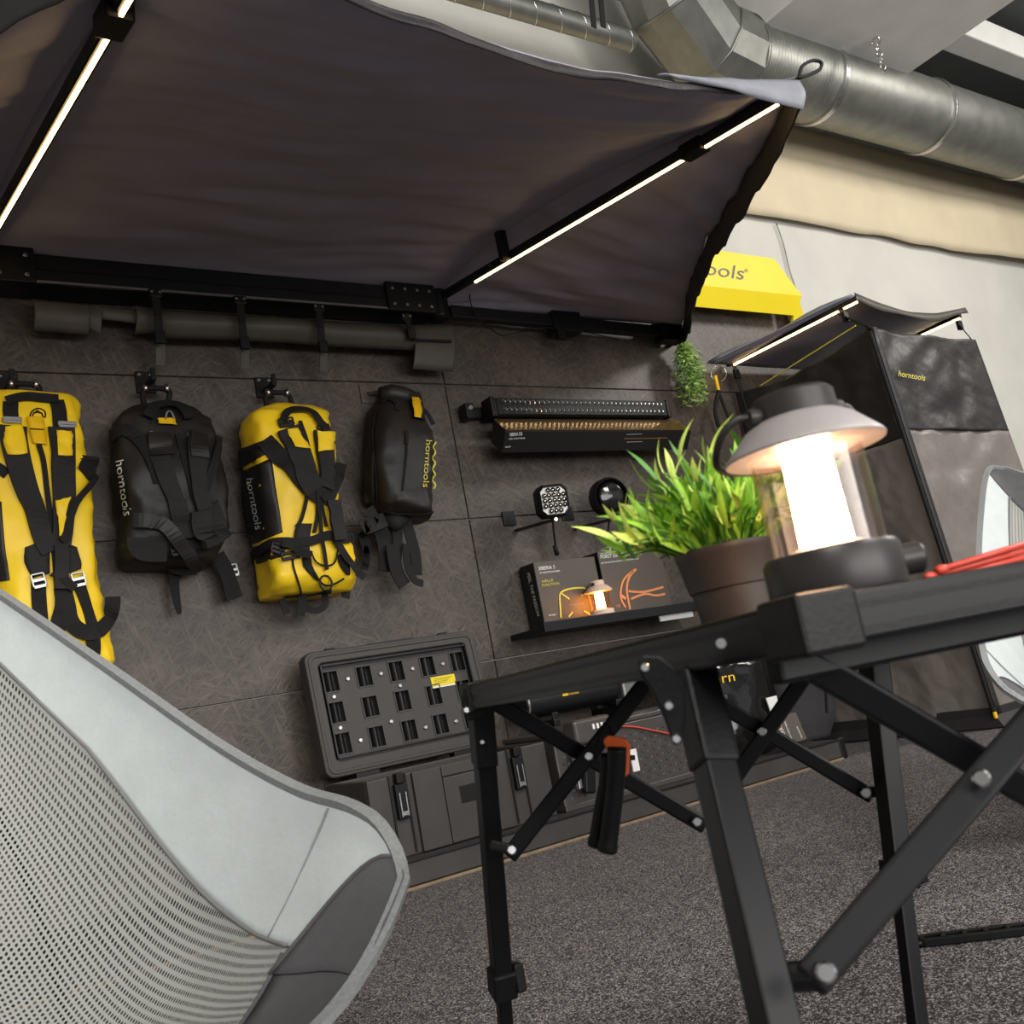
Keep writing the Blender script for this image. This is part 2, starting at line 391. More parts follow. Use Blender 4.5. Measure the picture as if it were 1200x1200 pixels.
# beige tarp on the wall
rows=[]
for i in range(15):
    t=i/14; r=[]
    for j in range(90):
        X=2.2+j*.085; z=3.235+.0*X+t*.75
        y=D-.02-.05*math.sin(math.pi*t)-.015*math.exp(-((t-.08)/.1)**2)+wave((X*.7,t*.8,1),1.3,.016)+wave((X*3,t*5,4),1.,.006)
        if X>7.2: y-=.05*(1-t)*min(1,(X-7.2)/.7)
        z2=z+(wave((X*2,0,9),1.3,.02) if i==0 else 0)
        r.append((X,min(y,D+.005),z2))
    rows.append(r)
tp=obj('wall_tarp',MB().grid(rows),'tarp',smooth=True,solid=.004); tag(tp,'wide beige tarpaulin strip stretched along the upper white wall below the duct','tarpaulin')
# ================================================================== DUCTS
dY0=3.33; dz=3.94; dr=.245
du=thing('ventilation_duct','large round galvanised steel ventilation duct under the ceiling beam','duct',(5,dY0,dz))
jx=[4.62,5.32,6.5,7.75,9.1,10.6]
for a,b in zip(jx,jx[1:]):
    obj('duct_section',MB().lathe([(dr,0),(dr,b-a)],(a,dY0,dz),(1,0,0),40),'galv',du,smooth='auto')
for k,x in enumerate(jx[:-1]):
    obj('clamp_ring',MB().lathe([(dr+.001,-.02),(dr+.014,-.016),(dr+.014,-.004),(dr+.006,0),(dr+.014,.004),(dr+.014,.016),(dr+.001,.02)],(x,dY0,dz),(1,0,0),40),'steel' if k else 'galv',du,smooth='auto')
mb=MB(); 
for k in range(22): mb.lathe([(dr,0),(dr+.0025,.004),(dr,.008)],(jx[0]+.08+k*.027,dY0,dz),(1,0,0),40)
tag(obj('corrugation',mb,'galv',du,smooth=True),kind='stuff')
# segmented elbow turning up and the fork
pts=[V((4.62,dY0,dz))]; 
segs=[]
ring=[V((4.62,dY0,dz)),V((4.36,dY0-.01,dz+.02)),V((4.10,dY0-.06,dz+.20)),V((3.93,dY0-.12,dz+.52)),V((3.86,dY0-.16,dz+.95)),V((3.84,dY0-.18,dz+1.38))]
NG=12; full=MB().tube(ring,dr*1.05,NG,cap=False)
for i in range(len(ring)-1):
    g=MB(); g.v=[p.copy() for p in full.v[i*NG:(i+2)*NG]]; g.f=[(k,(k+1)%NG,NG+(k+1)%NG,NG+k) for k in range(NG)]; obj('elbow_gore',g,'galv',du,solid=.004)
    if i: 
        rr_=[ring[i]+(p-ring[i])*1.015 for p in full.v[i*NG:(i+1)*NG]]; obj('seam_ring',MB().tube(rr_,.009,6,closed=True),'galv',du,smooth=True)
sr=.060; sz=3.97; sY=3.45
sd=thing('spiral_duct','thin spiral wound duct running left from the steel elbow above the canopy','duct',(2,sY,sz))
obj('duct_pipe',MB().lathe([(sr,0),(sr,5.3)],(-1.4,sY,sz),(1,0,0),24),'galv',sd,smooth='auto')
mb=MB(); hp=[]
for i in range(32*14+1):
    a=i/14*2*math.pi; hp.append((-1.35+i/14*.165,sY+sr*math.cos(a),sz+sr*math.sin(a)))
obj('spiral_seam',mb.tube(hp,.004,5),'steel',sd,smooth=True)
st=thing('hanger_strap','pair of black webbing straps hanging down beside the duct elbow','strap',aty(695,0,3.2))
for px in (688,699):
    obj('strap',MB().bar(aty(px,-60,3.05),aty(px+8,32,3.05),.03,.006,(0,1,0)),'webbing',st)
# chain
ch=thing('chain','short dark metal chain hooked on the white ceiling beam','chain',aty(1025,45,2.9))
obj('hook',MB().tube(cat([aty(1021,52,2.9),aty(1026,44,2.9),aty(1031,47,2.9),aty(1028,58,2.9)],5),.008,6),'steel',ch,smooth=True)
for k in range(4):
    c=aty(1028+k*2.2,56+k*7.5,2.9); q=Matrix.Rotation(k*math.pi/2,3,'Z'); 
    obj('chain_link',MB().tube([c+q@V((.016*math.cos(a),0,.028*math.sin(a))) for a in [i*math.pi/5 for i in range(10)]],.006,6,closed=True),'steel',ch,smooth=True)
tag(obj('wall_cable',MB().tube(cat([aty(910,262,D),aty(918,285,D),aty(926,318,D),aty(936,348,D)],6),.005,6),'galv',smooth=True),'thin grey cable running down the white wall above the yellow sign','cable')

# ================================================================== YELLOW SIGN
sY0=D-.16
sg=thing('wall_sign','yellow folded sheet wall sign with black lettering half behind the canopy','sign',aty(880,330,D))
tl=aty(700,284,sY0); A=[aty(690,296,sY0),aty(907,303,sY0),aty(940,347,sY0),aty(690,326,sY0)]
A=[V((3.2,sY0,A[1].z+.0)),A[1],A[2],V((3.2,sY0,A[2].z-.01))]
obj('face_plate',MB().prism(A,(0,.02,0)),'yellow_sign',sg)
lo=[A[3],A[2],A[2]+V((-.06,.05,-.11)),A[3]+V((0,.05,-.11))]
obj('lower_lip',MB().prism(lo,(0,.012,.003)),'yellow_sign',sg)
e=A[2]; obj('end_plate',MB().prism([e+V((.0,.03,.03)),e+V((.13,.13,.02)),e+V((.16,.13,-.16)),e+V((-.06,.09,-.19))],(0,.02,0)),'yellow_sign',sg)
obj('back_box',MB().span((3.2,sY0+.02,A[2].z-.02),(A[1].x-.05,D-.002,A[1].z-.02)),'yellow_sign',sg)
cf=caster(plane=((0,sY0,0),(0,1,0)))
text_px('lettering',sg,'cardblack','horntools',(762,312),(871,328),16,cf,.002)
text_px('trade_mark',sg,'cardblack','®',(872,319),(876,319.5),4,cf,.002)

# ================================================================== AWNING
aw=thing('vehicle_awning','large dark grey canopy awning with glowing light strips along its arms','awning',(1.5,3.7,2.4))
zb=2.325; ht=.115
obj('housing',MB().span((-1.2,3.64,zb),(2.43,3.785,zb+ht)),'alu',aw,bev=.008)
obj('housing_edge',MB().span((-1.2,3.632,zb-.004),(2.3,3.645,zb+.006)),'steel',aw)
obj('housing_groove',MB().span((-1.2,3.634,zb+.05),(2.3,3.642,zb+.056)),'plastic',aw)
def plate(x0,x1):
    p=obj('mounting_plate',MB().span((x0,3.622,zb-.01),(x1,3.645,zb+ht+.012)),'plastic',aw,bev=.004)
    n=max(2,round((x1-x0)/.07)); mb=None
    for i in range(n):
        for z in(zb+.02,zb+ht-.02):
            obj('bolt',disc(MB(),(x0+.03+i*(x1-x0-.06)/(n-1),3.624,z),(0,-1,0),.008,.006),'steel',p,smooth='auto')
plate(.585,.735); plate(2.17,2.42)
# arms
HB=V((2.53,3.66,2.40)); TB=V((2.545,1.74,2.185)); HA=V((.61,3.62,2.42)); TA=V((.605,1.74,2.075))
HC=V((2.53,3.70,2.36)); TC=V((4.05,3.70,2.335)); HD=V((.60,3.70,2.36)); TD=V((-1.0,3.70,2.335))
# fit the right arm on the measured line
TB=aty(930,111,1.74); q=aty(557,330,3.42); HB=q+(q-TB).normalized()*.24
TA=atx(200,-85,.60); q=aty(0,262,3.28); HA=q+(q-TA).normalized()*.30
up=V((0,0,1))
def arm(a,b,segs,nm='arm'):
    o=obj(nm,MB().bar(a+up*.022,b+up*.022,.036,.030),'alu',aw,bev=.004)
    for s0,s1 in segs:
        p=a.lerp(b,s0); r=a.lerp(b,s1)
        obj('light_channel',MB().bar(p+up*.004,r+up*.004,.02,.006),'alu',o)
        obj('light_strip',MB().bar(p-up*.002,r-up*.002,.0085,.008),'led',o)
    return o
def param(a,b,px,py):
    best=min(range(0,1201),key=lambda i:(V(proj(a.lerp(b,i/1000))[:2])-V((px,py))).length); return best/1000
arm(HB,TB,[(param(HB,TB,557,330),param(HB,TB,802,186)),(param(HB,TB,827,173),param(HB,TB,912,122))])
arm(HA,TA,[(param(HA,TA,-30,314),param(HA,TA,128,40)),(param(HA,TA,140,18),.99)])
for a,b,s in ((HB,TB,(param(HB,TB,802,186)+param(HB,TB,827,173))/2),(HA,TA,param(HA,TA,134,29))):
    obj('arm_joint',MB().bar(a.lerp(b,s-.025)+up*.015,a.lerp(b,s+.025)+up*.015,.062,.05),'plastic',aw,bev=.006)
o=obj('wall_arm',MB().bar(HC,TC,.05,.06),'alu',aw,bev=.005); obj('wall_arm',MB().bar(HD,TD,.05,.06),'alu',aw,bev=.005)
obj('arm_bracket',MB().span((3.12,3.66,2.29),(3.3,3.74,2.40)),'plastic',aw,bev=.006); obj('arm_bracket',MB().span((3.86,3.66,2.28),(4.02,3.74,2.40)),'plastic',aw,bev=.006)
for H in (HB,HA):
    obj('hinge',MB().lathe([(.04,-.09),(.055,-.08),(.055,.05),(.03,.07)],H+V((-.02,.04,-.0)),(0,0,1),16).box(H+V((-.06,.06,-.03)),(.14,.09,.08)),'plastic',aw,bev=.004)
# canopy cloth : middle, right and left panels (upper face silver, seen from beneath)
def wr(p,k): 
    return wave((p.x*1.3,p.y*.8,k),1.7,.03)+wave((p.x*1.1+p.y*.8,p.y*6.5-p.x*.7,k+3),1.0,.028)+wave((p.x*2.0-p.y*1.5,p.y*15+p.x*2.5,k+6),1.0,.013)+wave((p.x*9,p.y*2,k+9),1.,.004)
def cloth(name, e0, e1, nu, nv, sag, k, frontcurve=None):
    rows=[]
    for i in range(nv+1):
        t=i/nv; a=e0(t); b=e1(t); r=[]
        for j in range(nu+1):
            s=j/nu; p=a.lerp(b,s); w=math.sin(math.pi*s)
            p=p+V((0,0,-sag*w*(.35+.65*math.sin(math.pi*min(1,t*1.02)))+wr(p,k)*min(1,4*w)*min(1,5*t+.2)))
            if frontcurve: p=frontcurve(p,s,t)
            r.append(p)
        rows.append(r)
    o=obj(name,MB().grid(rows),'canopy',aw,smooth=True,solid=.004); return rows
lift=.05
def edge_(H,T):
    K=V((H.x,3.68,2.445)); E=T+(T-H)*.012+V((0,0,lift)); return lambda t: K.lerp(E,t)+V((0,0,.10*math.sin(math.pi*min(1,t*1.15)**.8) if t<.87 else 0))
ea=edge_(HA,TA); eb=edge_(HB,TB)
def fc(p,s,t):
    if t>.45:
        g=((t-.45)/.55)**2; p=p+V((0,.05*math.sin(math.pi*s)*g,-.10*g*math.sin(math.pi*s)**.8))
    return p
mid=cloth('canopy_panel',ea,eb,90,90,.03,1.,fc)
def er(t): # outer edge of the right wing
    return V((HC.x,HC.y,HC.z+.05)).lerp(TC+V((.02,0,.045)),1) if False else None
def wing(H0,T0,Wend,k,sgn):
    rows=[]; n=60
    A0=V((H0.x,3.68,2.445)); T1=T0+V((0,0,lift)); W1=Wend+V((0,0,.05)); B0=V((H0.x,3.74,2.41))
    for i in range(n+1):
        t=i/n; a=A0.lerp(T1,t*1.012)+V((0,0,.10*math.sin(math.pi*min(1,t*1.15)**.8) if t<.87 else 0)); b=B0.lerp(W1,t); r=[]
        for j in range(n+1):
            s=j/n; p=a.lerp(b,s); w=math.sin(math.pi*s); g=max(0,(t-.5)/.5)**2
            p=p+V((0,0,-.05*w*t+wr(p,k)*min(1,4*w)*min(1,5*t+.1)))
            c=(A0+B0)/2; inw=(c-p); inw.z=0
            p=p+inw.normalized()*(.10*w*g)
            r.append(p)
        rows.append(r)
    obj('canopy_wing',MB().grid(rows),'canopy',aw,smooth=True,solid=.004)
    return rows
rw=wing(HB,TB,TC,5.,1); lw=wing(HA,TA,TD,9.,-1)
# hanging hem along the wings and the front
def hem(name,line,h,m='canopy',k=0):
    rows=[]
    for d in range(6):
        rows.append([p+V((wave((i*.07,d*.3,k),1.,.014),wave((i*.06,d*.3,k+5),1.,.014),-h*d/5)) for i,p in enumerate(line)])
    return obj(name,MB().grid(rows),m,aw,smooth=True,solid=.003)
hem('wing_hem',rw[-1],.10,'tentblack',k=1); hem('wing_hem',lw[-1],.10,'tentblack',k=2); hem('front_hem',mid[-1],.022,'tentblack',k=3)
# silver outer face folded down at the corner, with its loop
Lp=[aty(x,y,1.70) for x,y in((770,88),(830,91),(880,93),(937,94))]; Rp=[aty(x,y,1.69) for x,y in((790,92),(850,104),(895,117),(941,129))]
rows=[]
La=cat(Lp,6); Ra=cat(Rp,6)
for d in range(7): rows.append([a.lerp(b,d/6)+V((0,-.012*math.sin(math.pi*d/6)+wave((i*.3,d*.4,2),1.,.006),0)) for i,(a,b) in enumerate(zip(La,Ra))])
obj('corner_flap',MB().grid(rows),'canopy_grey',aw,smooth=True,solid=.003)
obj('loop',MB().tube(cat([aty(x,y,1.70) for x,y in((936,92),(940,78),(952,71),(962,73),(961,81),(950,87),(938,91))],5),.006,6),'webbing',aw,smooth=True)
# knee posts that push the cloth up
for px,py,py2,arm_ in((597,302,248,(HB,TB)),(12,218,150,(HA,TA))):
    s=param(arm_[0],arm_[1],px,py); p=arm_[0].lerp(arm_[1],s) if px>300 else aty(12,218,3.3)
    if px<300: s=.1
    top=p+V((0,0,.20)) if px>300 else p+V((0,0,.24))
    obj('spreader_post',MB().bar(p+V((-.03,0,.0)),top+V((-.03,0,0)),.045,.03,(0,1,0)).box(top+V((-.03,0,0)),(.14,.05,.02)),'alu',aw,bev=.004)
# travel cover hanging under the housing, closed by straps
def cover(pxs,bulge=.035,nm='cover_flap'):
    (x0,t0,b0),(x1,t1,b1)=pxs; rows=[]; n=22
    TL=aty(x0,t0,3.70); BL=aty(x0+1,b0,3.70); TR=aty(x1,t1,3.70); BR=aty(x1,b1,3.70)
    for i in range(9):
        t=i/8; r=[]
        for j in range(n+1):
            s=j/n; p=TL.lerp(BL,t).lerp(TR.lerp(BR,t),s); p=p+V((0,-bulge*math.sin(math.pi*t)+wave((p.x*5,p.z*5,3),1.,.012),wave((p.x*3,1,p.z*2),1.,.01)*t))
            r.append(p)
        rows.append(r)
    obj(nm,MB().grid(rows),'pvc',aw,smooth=True,solid=.006)
cover(((38,350,386),(104,356,392))); cover(((104,356,386),(118,358,394)),.02); cover(((118,360,375),(162,364,380)),.01); cover(((157,358,392),(186,362,390)),.04)
cover(((186,363,396),(484,383,411)),.05)
cover(((482,381,433),(530,379,436)),.03,'end_flap'); 
obj('flap_seam',MB().bar(aty(482,398,3.655),aty(529,400,3.655),.008,.012),'webbing',aw)
for px,t,b,e in((184,344,396,428),(283,352,403,432),(375,361,407,435),(478,372,392,394)):
    P=[aty(px-2,t,3.625),aty(px+1,(t+b)/2,3.60),aty(px+3,b,3.63)]
    o=obj('strap',MB().bar(P[0],P[1],.03,.006,(0,1,0)).bar(P[1],P[2],.03,.006,(0,1,0)),'webbing',aw)
    obj('strap_end',MB().bar(aty(px+4,b,3.66),aty(px+4,e,3.70),.034,.004,(0,1,0)),'pvc',o)
    obj('clip',MB().box(P[0],(.05,.018,.035)),'plastic',o,bev=.004); obj('clip_buckle',MB().box(P[2]+V((0,-.006,0)),(.04,.02,.05)),'plastic',o,bev=.004)
    for s in(-1,1): obj('rivet',disc(MB(),P[0]+V((s*.016,-.008,.004)),(0,-1,0),.006,.005,8),'steel',o)
cb=obj('awning_cable',MB().tube(cat([aty(x,y,3.66) for x,y in((552,332),(551,352),(560,372),(585,392),(600,391),(640,384),(690,390),(724,398))],5),.003,5),'webbing',aw,smooth=True)
obj('switch_box',MB().box(aty(657,391,3.66),(.05,.03,.055)),'plastic',aw,bev=.005)

# ================================================================== BAGS
def loft(levels, nz=.006, k=0, ex=4.2, N=44, per=5):
    """levels: (left silhouette px, right silhouette px, depth)"""
    R=[]
    for (l,r,d) in levels:
        L=aty(l[0],l[1],D-.05); Q=aty(r[0],r[1],D-.02-d*.8); R.append((L.x,L.z,Q.x,Q.z,d))
    seq=[]
    A=cat([V(x[:3]) for x in R],per); B=cat([V((x[3],x[4],0)) for x in R],per)
    rows=[]
    for a,b in zip(A,B):
        xl,zl,xr=a; zr,d=b.x,b.y; row=[]
        for i in range(N):
            th=2*math.pi*i/N; c=math.cos(th); s=math.sin(th)
            cx=math.copysign(abs(c)**(2/ex),c); sy=math.copysign(abs(s)**(2/ex),s)
            t=(cx+1)/2; p=V((xl+(xr-xl)*t, D-.015-d/2-sy*d/2, zl+(zr-zl)*t))
            nn=V((cx,-sy,0)); am=nz if sy>-.6 else 0
            p+=nn*(wave(p+V((k,0,0)),6,am*2.4)+wave(V((p.x*1.6+k,p.y,p.z*.7)),14,am*1.5)+wave(V((p.x*.8+k,p.y,p.z*1.8)),20,am*1.2)); p.y=min(p.y,D-.006)
            row.append(p)
        rows.append(row+[row[0]])
    mb=MB(); n=N
    for r in rows: mb.v+=r[:-1]
    for i in range(len(rows)-1):
        for q in range(n): mb.f.append((i*n+q,i*n+(q+1)%n,(i+1)*n+(q+1)%n,(i+1)*n+q))
    for rr,rev in((0,True),(len(rows)-1,False)):
        c=sum((v for v in rows[rr][:-1]),V())/n; mb.v.append(c); ci=len(mb.v)-1
        for q in range(n):
            f=(rr*n+q,rr*n+(q+1)%n,ci); mb.f.append(f if not rev else f[::-1])
    return mb
def hook(parent,px,py,px2,py2,tx,ty):
    p=aty(px,py,D); o=obj('wall_hook',MB().box(p+V((0,-.006,0)),(.075,.012,.09)).bar(p+V((0,0,-.02)),p+V((0,-.12,-.02)),.02,.02).bar(p+V((0,-.115,-.03)),p+V((0,-.115,.02)),.018,.012,(0,1,0)),'plastic',parent,bev=.003)
    for s in(-1,1): obj('screw',disc(MB(),p+V((s*.022,-.012,.03)),(0,-1,0),.008,.006,8),'steel',o)
    c=aty(px2,py2,D-.10); e=aty(tx,ty,D-.1)
    obj('hanging_loop',MB().tube(cat([c+V((-.05,0,-.10)),c+V((-.045,0,-.01)),c+V((0,-.01,0)),c+V((.05,0,-.005)),c.lerp(e,.6)+V((.02,0,0)),e],5),.011,6),'webbing',parent,smooth=True)
    for s in(-1,1): obj('loop_ring',MB().lathe([(.013,-.007),(.017,-.005),(.017,.005),(.013,.007)],c+V((s*.04,-.006,0)),(1,0,0),12),'steel',parent,smooth=True)
def buckle(parent,cf,px,py,w=.038,h=.042,m='buckle_steel',rot=.15):
    hh=cf(px,py)
    if not hh: return
    p,n=hh; p=p+n*.014; ux=V((math.cos(rot),0,math.sin(rot))); uz=V((-math.sin(rot),0,math.cos(rot))); t=.006
    mb=MB(); mb.bar(p-ux*w/2-uz*h/2,p+ux*w/2-uz*h/2,.012,.008,(0,1,0)).bar(p-ux*w/2+uz*h/2,p+ux*w/2+uz*h/2,t,.008,(0,1,0)).bar(p-ux*w/2-uz*h/2,p-ux*w/2+uz*h/2,t,.008,(0,1,0)).bar(p+ux*w/2-uz*h/2,p+ux*w/2+uz*h/2,t,.008,(0,1,0)).bar(p-ux*w/2,p+ux*w/2,.012,.008,(0,1,0))
    obj('buckle',mb,m,parent,bev=.0015)
PX=3.55e-3
def emblem(parent,m,cf,cx,cy,s=1.,flip=1):
    """small outline badge: an arch over a smaller arch with two feet"""
    stroke('badge',parent,m,cf,[(cx-9*s,cy+4*s*flip),(cx-7*s,cy-2*s*flip),(cx,cy-6*s*flip),(cx+8*s,cy-3*s*flip),(cx+9*s,cy+4*s*flip),(cx+6*s,cy+3*s*flip),(cx+4*s,cy-1*s*flip),(cx-4*s,cy-1*s*flip),(cx-6*s,cy+3*s*flip),(cx-9*s,cy+4*s*flip)],.005)
    stroke('badge',parent,m,cf,[(cx-3*s,cy),(cx,cy-4*s*flip),(cx+3*s,cy)],.004)
# --- bag 1
g1='dry bags hanging from wall hooks'
b1=thing('dry_duffel','tall yellow dry duffel hanging at the left edge above the pale chair','bag',aty(60,600,D),g1)
mb=loft([((-6,467),(84,465),.12),((-16,471),(92,470),.17),((-24,505),(97,502),.21),((-26,545),(106,536),.24),((-25,590),(108,585),.25),((-20,645),(114,635),.26),((-12,700),(123,690),.26),((0,755),(134,742),.25),((14,795),(136,772),.23),((24,812),(126,791),.17)],.007,1)
obj('body',mb,'yellow',b1,smooth=True); c1=caster(bvh_of(mb))
hook(b1,8,452,27,451,44,468)
patch('side_panel',b1,'bagblack',c1,[(-20,590),(-14,640),(-10,668),(-5,682)],[(2,588),(6,640),(11,672),(12,680)],nu=5)
R1=lambda n,p,w,m='webbing',**k: ribbon(n,b1,m,c1,p,w,**k)
R1('carry_handle',[(8,472),(28,467),(48,468),(68,470)],.034,off=.012)
R1('top_strap',[(13,472),(12,482),(13,496)],.048); R1('top_strap',[(66,470),(69,482),(71,500)],.048)
R1('shoulder_pad',[(14,503),(16,520),(22,545),(30,575),(38,595),(50,632),(58,648)],[.088,.055],'bagblack2',off=.008,th=.012)
R1('shoulder_pad',[(72,503),(72,530),(73,560),(75,588),(72,620),(70,640)],[.086,.06],'bagblack2',off=.008,th=.012)
patch('pad_top',b1,'yellow',c1,[(4,504),(5,520),(10,535)],[(24,502),(29,520),(31,535)],.026,nu=4)
patch('pad_top',b1,'yellow',c1,[(64,508),(64,522),(65,537)],[(80,507),(83,522),(83,537)],.026,nu=4)
patch('pad_foot',b1,'yellow',c1,[(64,588),(65,605),(66,630)],[(83,586),(78,600),(72,630)],.028,nu=4)
R1('zip',[(45,522),(50,540),(54,570),(58,600),(62,640),(66,690)],.017,off=.006)
R1('compression_strap',[(104,535),(102,548),(97,556)],.07,off=.005); R1('compression_strap',[(104,556),(96,580),(86,600),(74,628),(68,636)],.022,off=.03)
R1('compression_strap',[(-8,544),(0,550),(9,556)],.035)
patch('lower_pad',b1,'bagblack2',c1,[(29,642),(29,660),(38,678)],[(58,630),(58,650),(58,672)],.010,nu=5)
patch('lower_pad',b1,'bagblack2',c1,[(70,636),(72,655),(76,674)],[(90,642),(95,660),(94,668)],.010,nu=5)
R1('zip_cover',[(68,640),(69,660),(70,692)],.044,'bagblack2',off=.02,th=.012)
R1('lower_strap',[(45,680),(46,705),(48,735)],.045); R1('lower_strap',[(90,680),(97,700),(108,736)],.04)
R1('handle_strap',[(58,742),(68,732),(73,710),(72,690)],.055,off=.012); R1('handle_strap',[(73,690),(78,712),(82,728),(92,738),(108,742),(120,733),(130,715),(131,700)],.05,off=.012)
R1('handle_strap',[(108,742),(109,760),(105,775),(98,783)],.045,off=.008); R1('web_tie',[(60,672),(72,682),(85,692)],.03,off=.028)
for p in((6,494),(70,498)): buckle(b1,c1,p[0]+7,p[1],.055,.014,rot=-.05)
buckle(b1,c1,45,681); buckle(b1,c1,90,680)
patch('hang_tag',b1,'yellow_flat',c1,[(31,490),(33,502),(38,521)],[(50,490),(52,503),(54,523)],.012,nu=3)
emblem(b1,'cardblack',c1,44,485); emblem(b1,'cardblack',c1,79,763,.9,-1)
stroke('tag_line',b1,'cardblack',c1,[(34,506),(50,507)],.004,off=.016)
# --- bag 2
b2=thing('dry_duffel','all black dry duffel backpack hanging between the two yellow bags','bag',aty(195,570,D),g1)
mb=loft([((152,480),(226,476),.12),((138,492),(242,485),.17),((129,512),(254,505),.21),((128,555),(264,545),.25),((132,605),(268,590),.25),((136,640),(266,635),.23),((138,660),(256,655),.20),((143,668),(246,664),.15)],.010,7)
obj('body',mb,'bagblack',b2,smooth=True); c2=caster(bvh_of(mb)); hook(b2,170,449,182,456,198,476)
R2=lambda n,p,w,m='bagblack2',**k: ribbon(n,b2,m,c2,p,w,**k)
R2('shoulder_pad',[(184,512),(188,540),(196,565),(205,590),(212,630)],[.075,.05],off=.01,th=.014)
R2('shoulder_pad',[(230,512),(229,540),(231,565),(236,590),(246,625)],[.07,.05],off=.01,th=.014)
R2('pad_top',[(185,513),(188,525),(191,538)],.08,'bagblack',off=.028); R2('pad_top',[(230,514),(231,527),(232,540)],.065,'bagblack',off=.028)
R2('zip',[(208,510),(218,550),(230,592)],.02,'webbing'); R2('side_strap',[(254,512),(252,535),(243,565),(232,592)],.03,'webbing',off=.012)
R2('lumbar_pad',[(205,590),(212,612),(214,630)],.065,off=.026); R2('lumbar_pad',[(230,598),(234,618),(238,640)],.07,off=.03,th=.02); R2('lumbar_pad',[(244,590),(252,612),(260,632)],.06,off=.02)
R2('hip_strap',[(160,610),(182,612),(205,630),(222,650),(232,658)],.05,'bagblack',off=.03); R2('hip_strap',[(165,630),(168,642),(195,643)],.09,'bagblack2',off=.006)
R2('carry_handle',[(172,492),(178,482),(198,478),(215,483),(222,494)],.04,'webbing',off=.02)
R2('top_strap',[(132,512),(150,505),(172,530),(188,565)],.05,'webbing',off=.006)
P_=caster(plane=((0,D-.06,0),(0,1,0)))
ribbon('tail_strap',b2,'webbing',P_,[(203,668),(204,690),(208,712),(210,720)],[.045,.014]); ribbon('tail_strap',b2,'webbing',P_,[(254,650),(264,668),(270,685),(276,702)],.045,off=.02)
ribbon('tail_strap',b2,'webbing',P_,[(248,650),(260,680),(266,704)],.026,off=.03); ribbon('tail_strap',b2,'webbing',P_,[(196,640),(198,660),(205,668),(228,668)],.05,off=.03)
buckle(b2,P_,271,669,.04,.042,'buckle_steel',.15); buckle(b2,c2,262,645,.04,.03,'plastic',.2); buckle(b2,c2,209,643,.06,.03,'plastic')
patch('hang_tag',b2,'yellow_flat',c2,[(183,493),(184,496),(185,499)],[(205,493),(205,497),(206,500)],.016,nu=3)
stroke('badge',b2,'canopy_grey',c2,[(192,495),(194,488),(200,487),(204,495)],.006,off=.02)
for p in((177,509),(188,511),(222,509),(234,511)):
    h=c2(*p); obj('grommet',disc(MB(),h[0],h[1],.012,.01,10),'steel',b2)
text_px('lettering',b2,'white','horntools',(138,541),(148,605),9,c2,.009)
# --- bag 3
b3=thing('dry_duffel','yellow and black dry duffel hanging right of the black duffel','bag',aty(345,590,D),g1)
mb=loft([((308,481),(378,479),.15),((288,491),(388,484),.20),((280,504),(391,500),.25),((280,535),(395,530),.27),((284,575),(400,570),.28),((290,625),(407,618),.28),((296,668),(414,655),.27),((300,694),(418,678),.26),((305,705),(410,693),.20)],.008,3)
obj('body',mb,'yellow',b3,smooth=True); c3=caster(bvh_of(mb)); hook(b3,309,455,324,461,345,480)
R3=lambda n,p,w,m='webbing',**k: ribbon(n,b3,m,c3,p,w,**k)
patch('side_band',b3,'bagblack',c3,[(280,527),(280,535),(282,549)],[(313,515),(316,524),(316,530)],.003,nu=6)
patch('side_panel',b3,'bagblack',c3,[(283,553),(285,590),(290,620),(297,638)],[(318,537),(323,570),(328,600),(331,624)],.003,nu=8)
patch('side_band',b3,'bagblack',c3,[(296,641),(298,650),(302,661)],[(331,632),(334,640),(334,651)],.003,nu=6)
R3('compression_strap',[(310,518),(322,530),(338,545),(352,562),(366,576),(380,585)],.07,off=.010,th=.006)
R3('shoulder_pad',[(336,505),(344,520),(352,540),(358,560),(366,576)],[.10,.085],'bagblack2',off=.012,th=.012); R3('shoulder_pad',[(377,508),(378,530),(380,555),(378,572)],[.085,.075],'bagblack2',off=.012,th=.012)
patch('pad_top',b3,'yellow',c3,[(334,508),(338,518),(343,527)],[(346,506),(352,516),(359,529)],.03,nu=4); patch('pad_top',b3,'yellow',c3,[(368,508),(368,520),(368,533)],[(386,509),(386,520),(385,530)],.03,nu=4)
R3('zip',[(350,496),(356,515),(362,540),(369,575),(373,610),(377,640),(381,668)],.014,off=.016)
R3('side_strap',[(398,545),(394,558),(388,570),(384,582),(377,588)],.045,off=.02)
R3('pad_edge',[(352,565),(358,575),(357,590),(352,610),(346,618)],.014,off=.01); R3('pad_edge',[(370,575),(371,600),(367,625)],.014,off=.01); R3('pad_edge',[(382,578),(376,590),(381,618)],.012,off=.01)
R3('zip_cover',[(387,590),(389,610),(393,634)],.055,'bagblack2',off=.03,th=.014)
patch('lower_pad',b3,'bagblack2',c3,[(347,614),(344,628),(345,645)],[(365,614),(362,630),(362,645)],.012,nu=4); patch('lower_pad',b3,'bagblack2',c3,[(395,612),(398,622),(395,633)],[(400,616),(410,630),(416,634)],.012,nu=4)
R3('waist_strap',[(300,652),(320,638),(340,637),(362,635),(384,628),(400,632),(416,632)],.035,off=.018); R3('waist_strap',[(330,640),(345,645),(362,650)],.03,off=.03)
patch('lower_web',b3,'webbing',c3,[(353,653),(356,666),(368,678)],[(364,653),(366,665),(374,681)],.008,nu=3); patch('lower_web',b3,'webbing',c3,[(394,650),(397,662),(404,672)],[(403,650),(408,662),(409,674)],.008,nu=3)
R3('tail_strap',[(390,632),(400,650),(412,668),(425,678)],.03,off=.02)
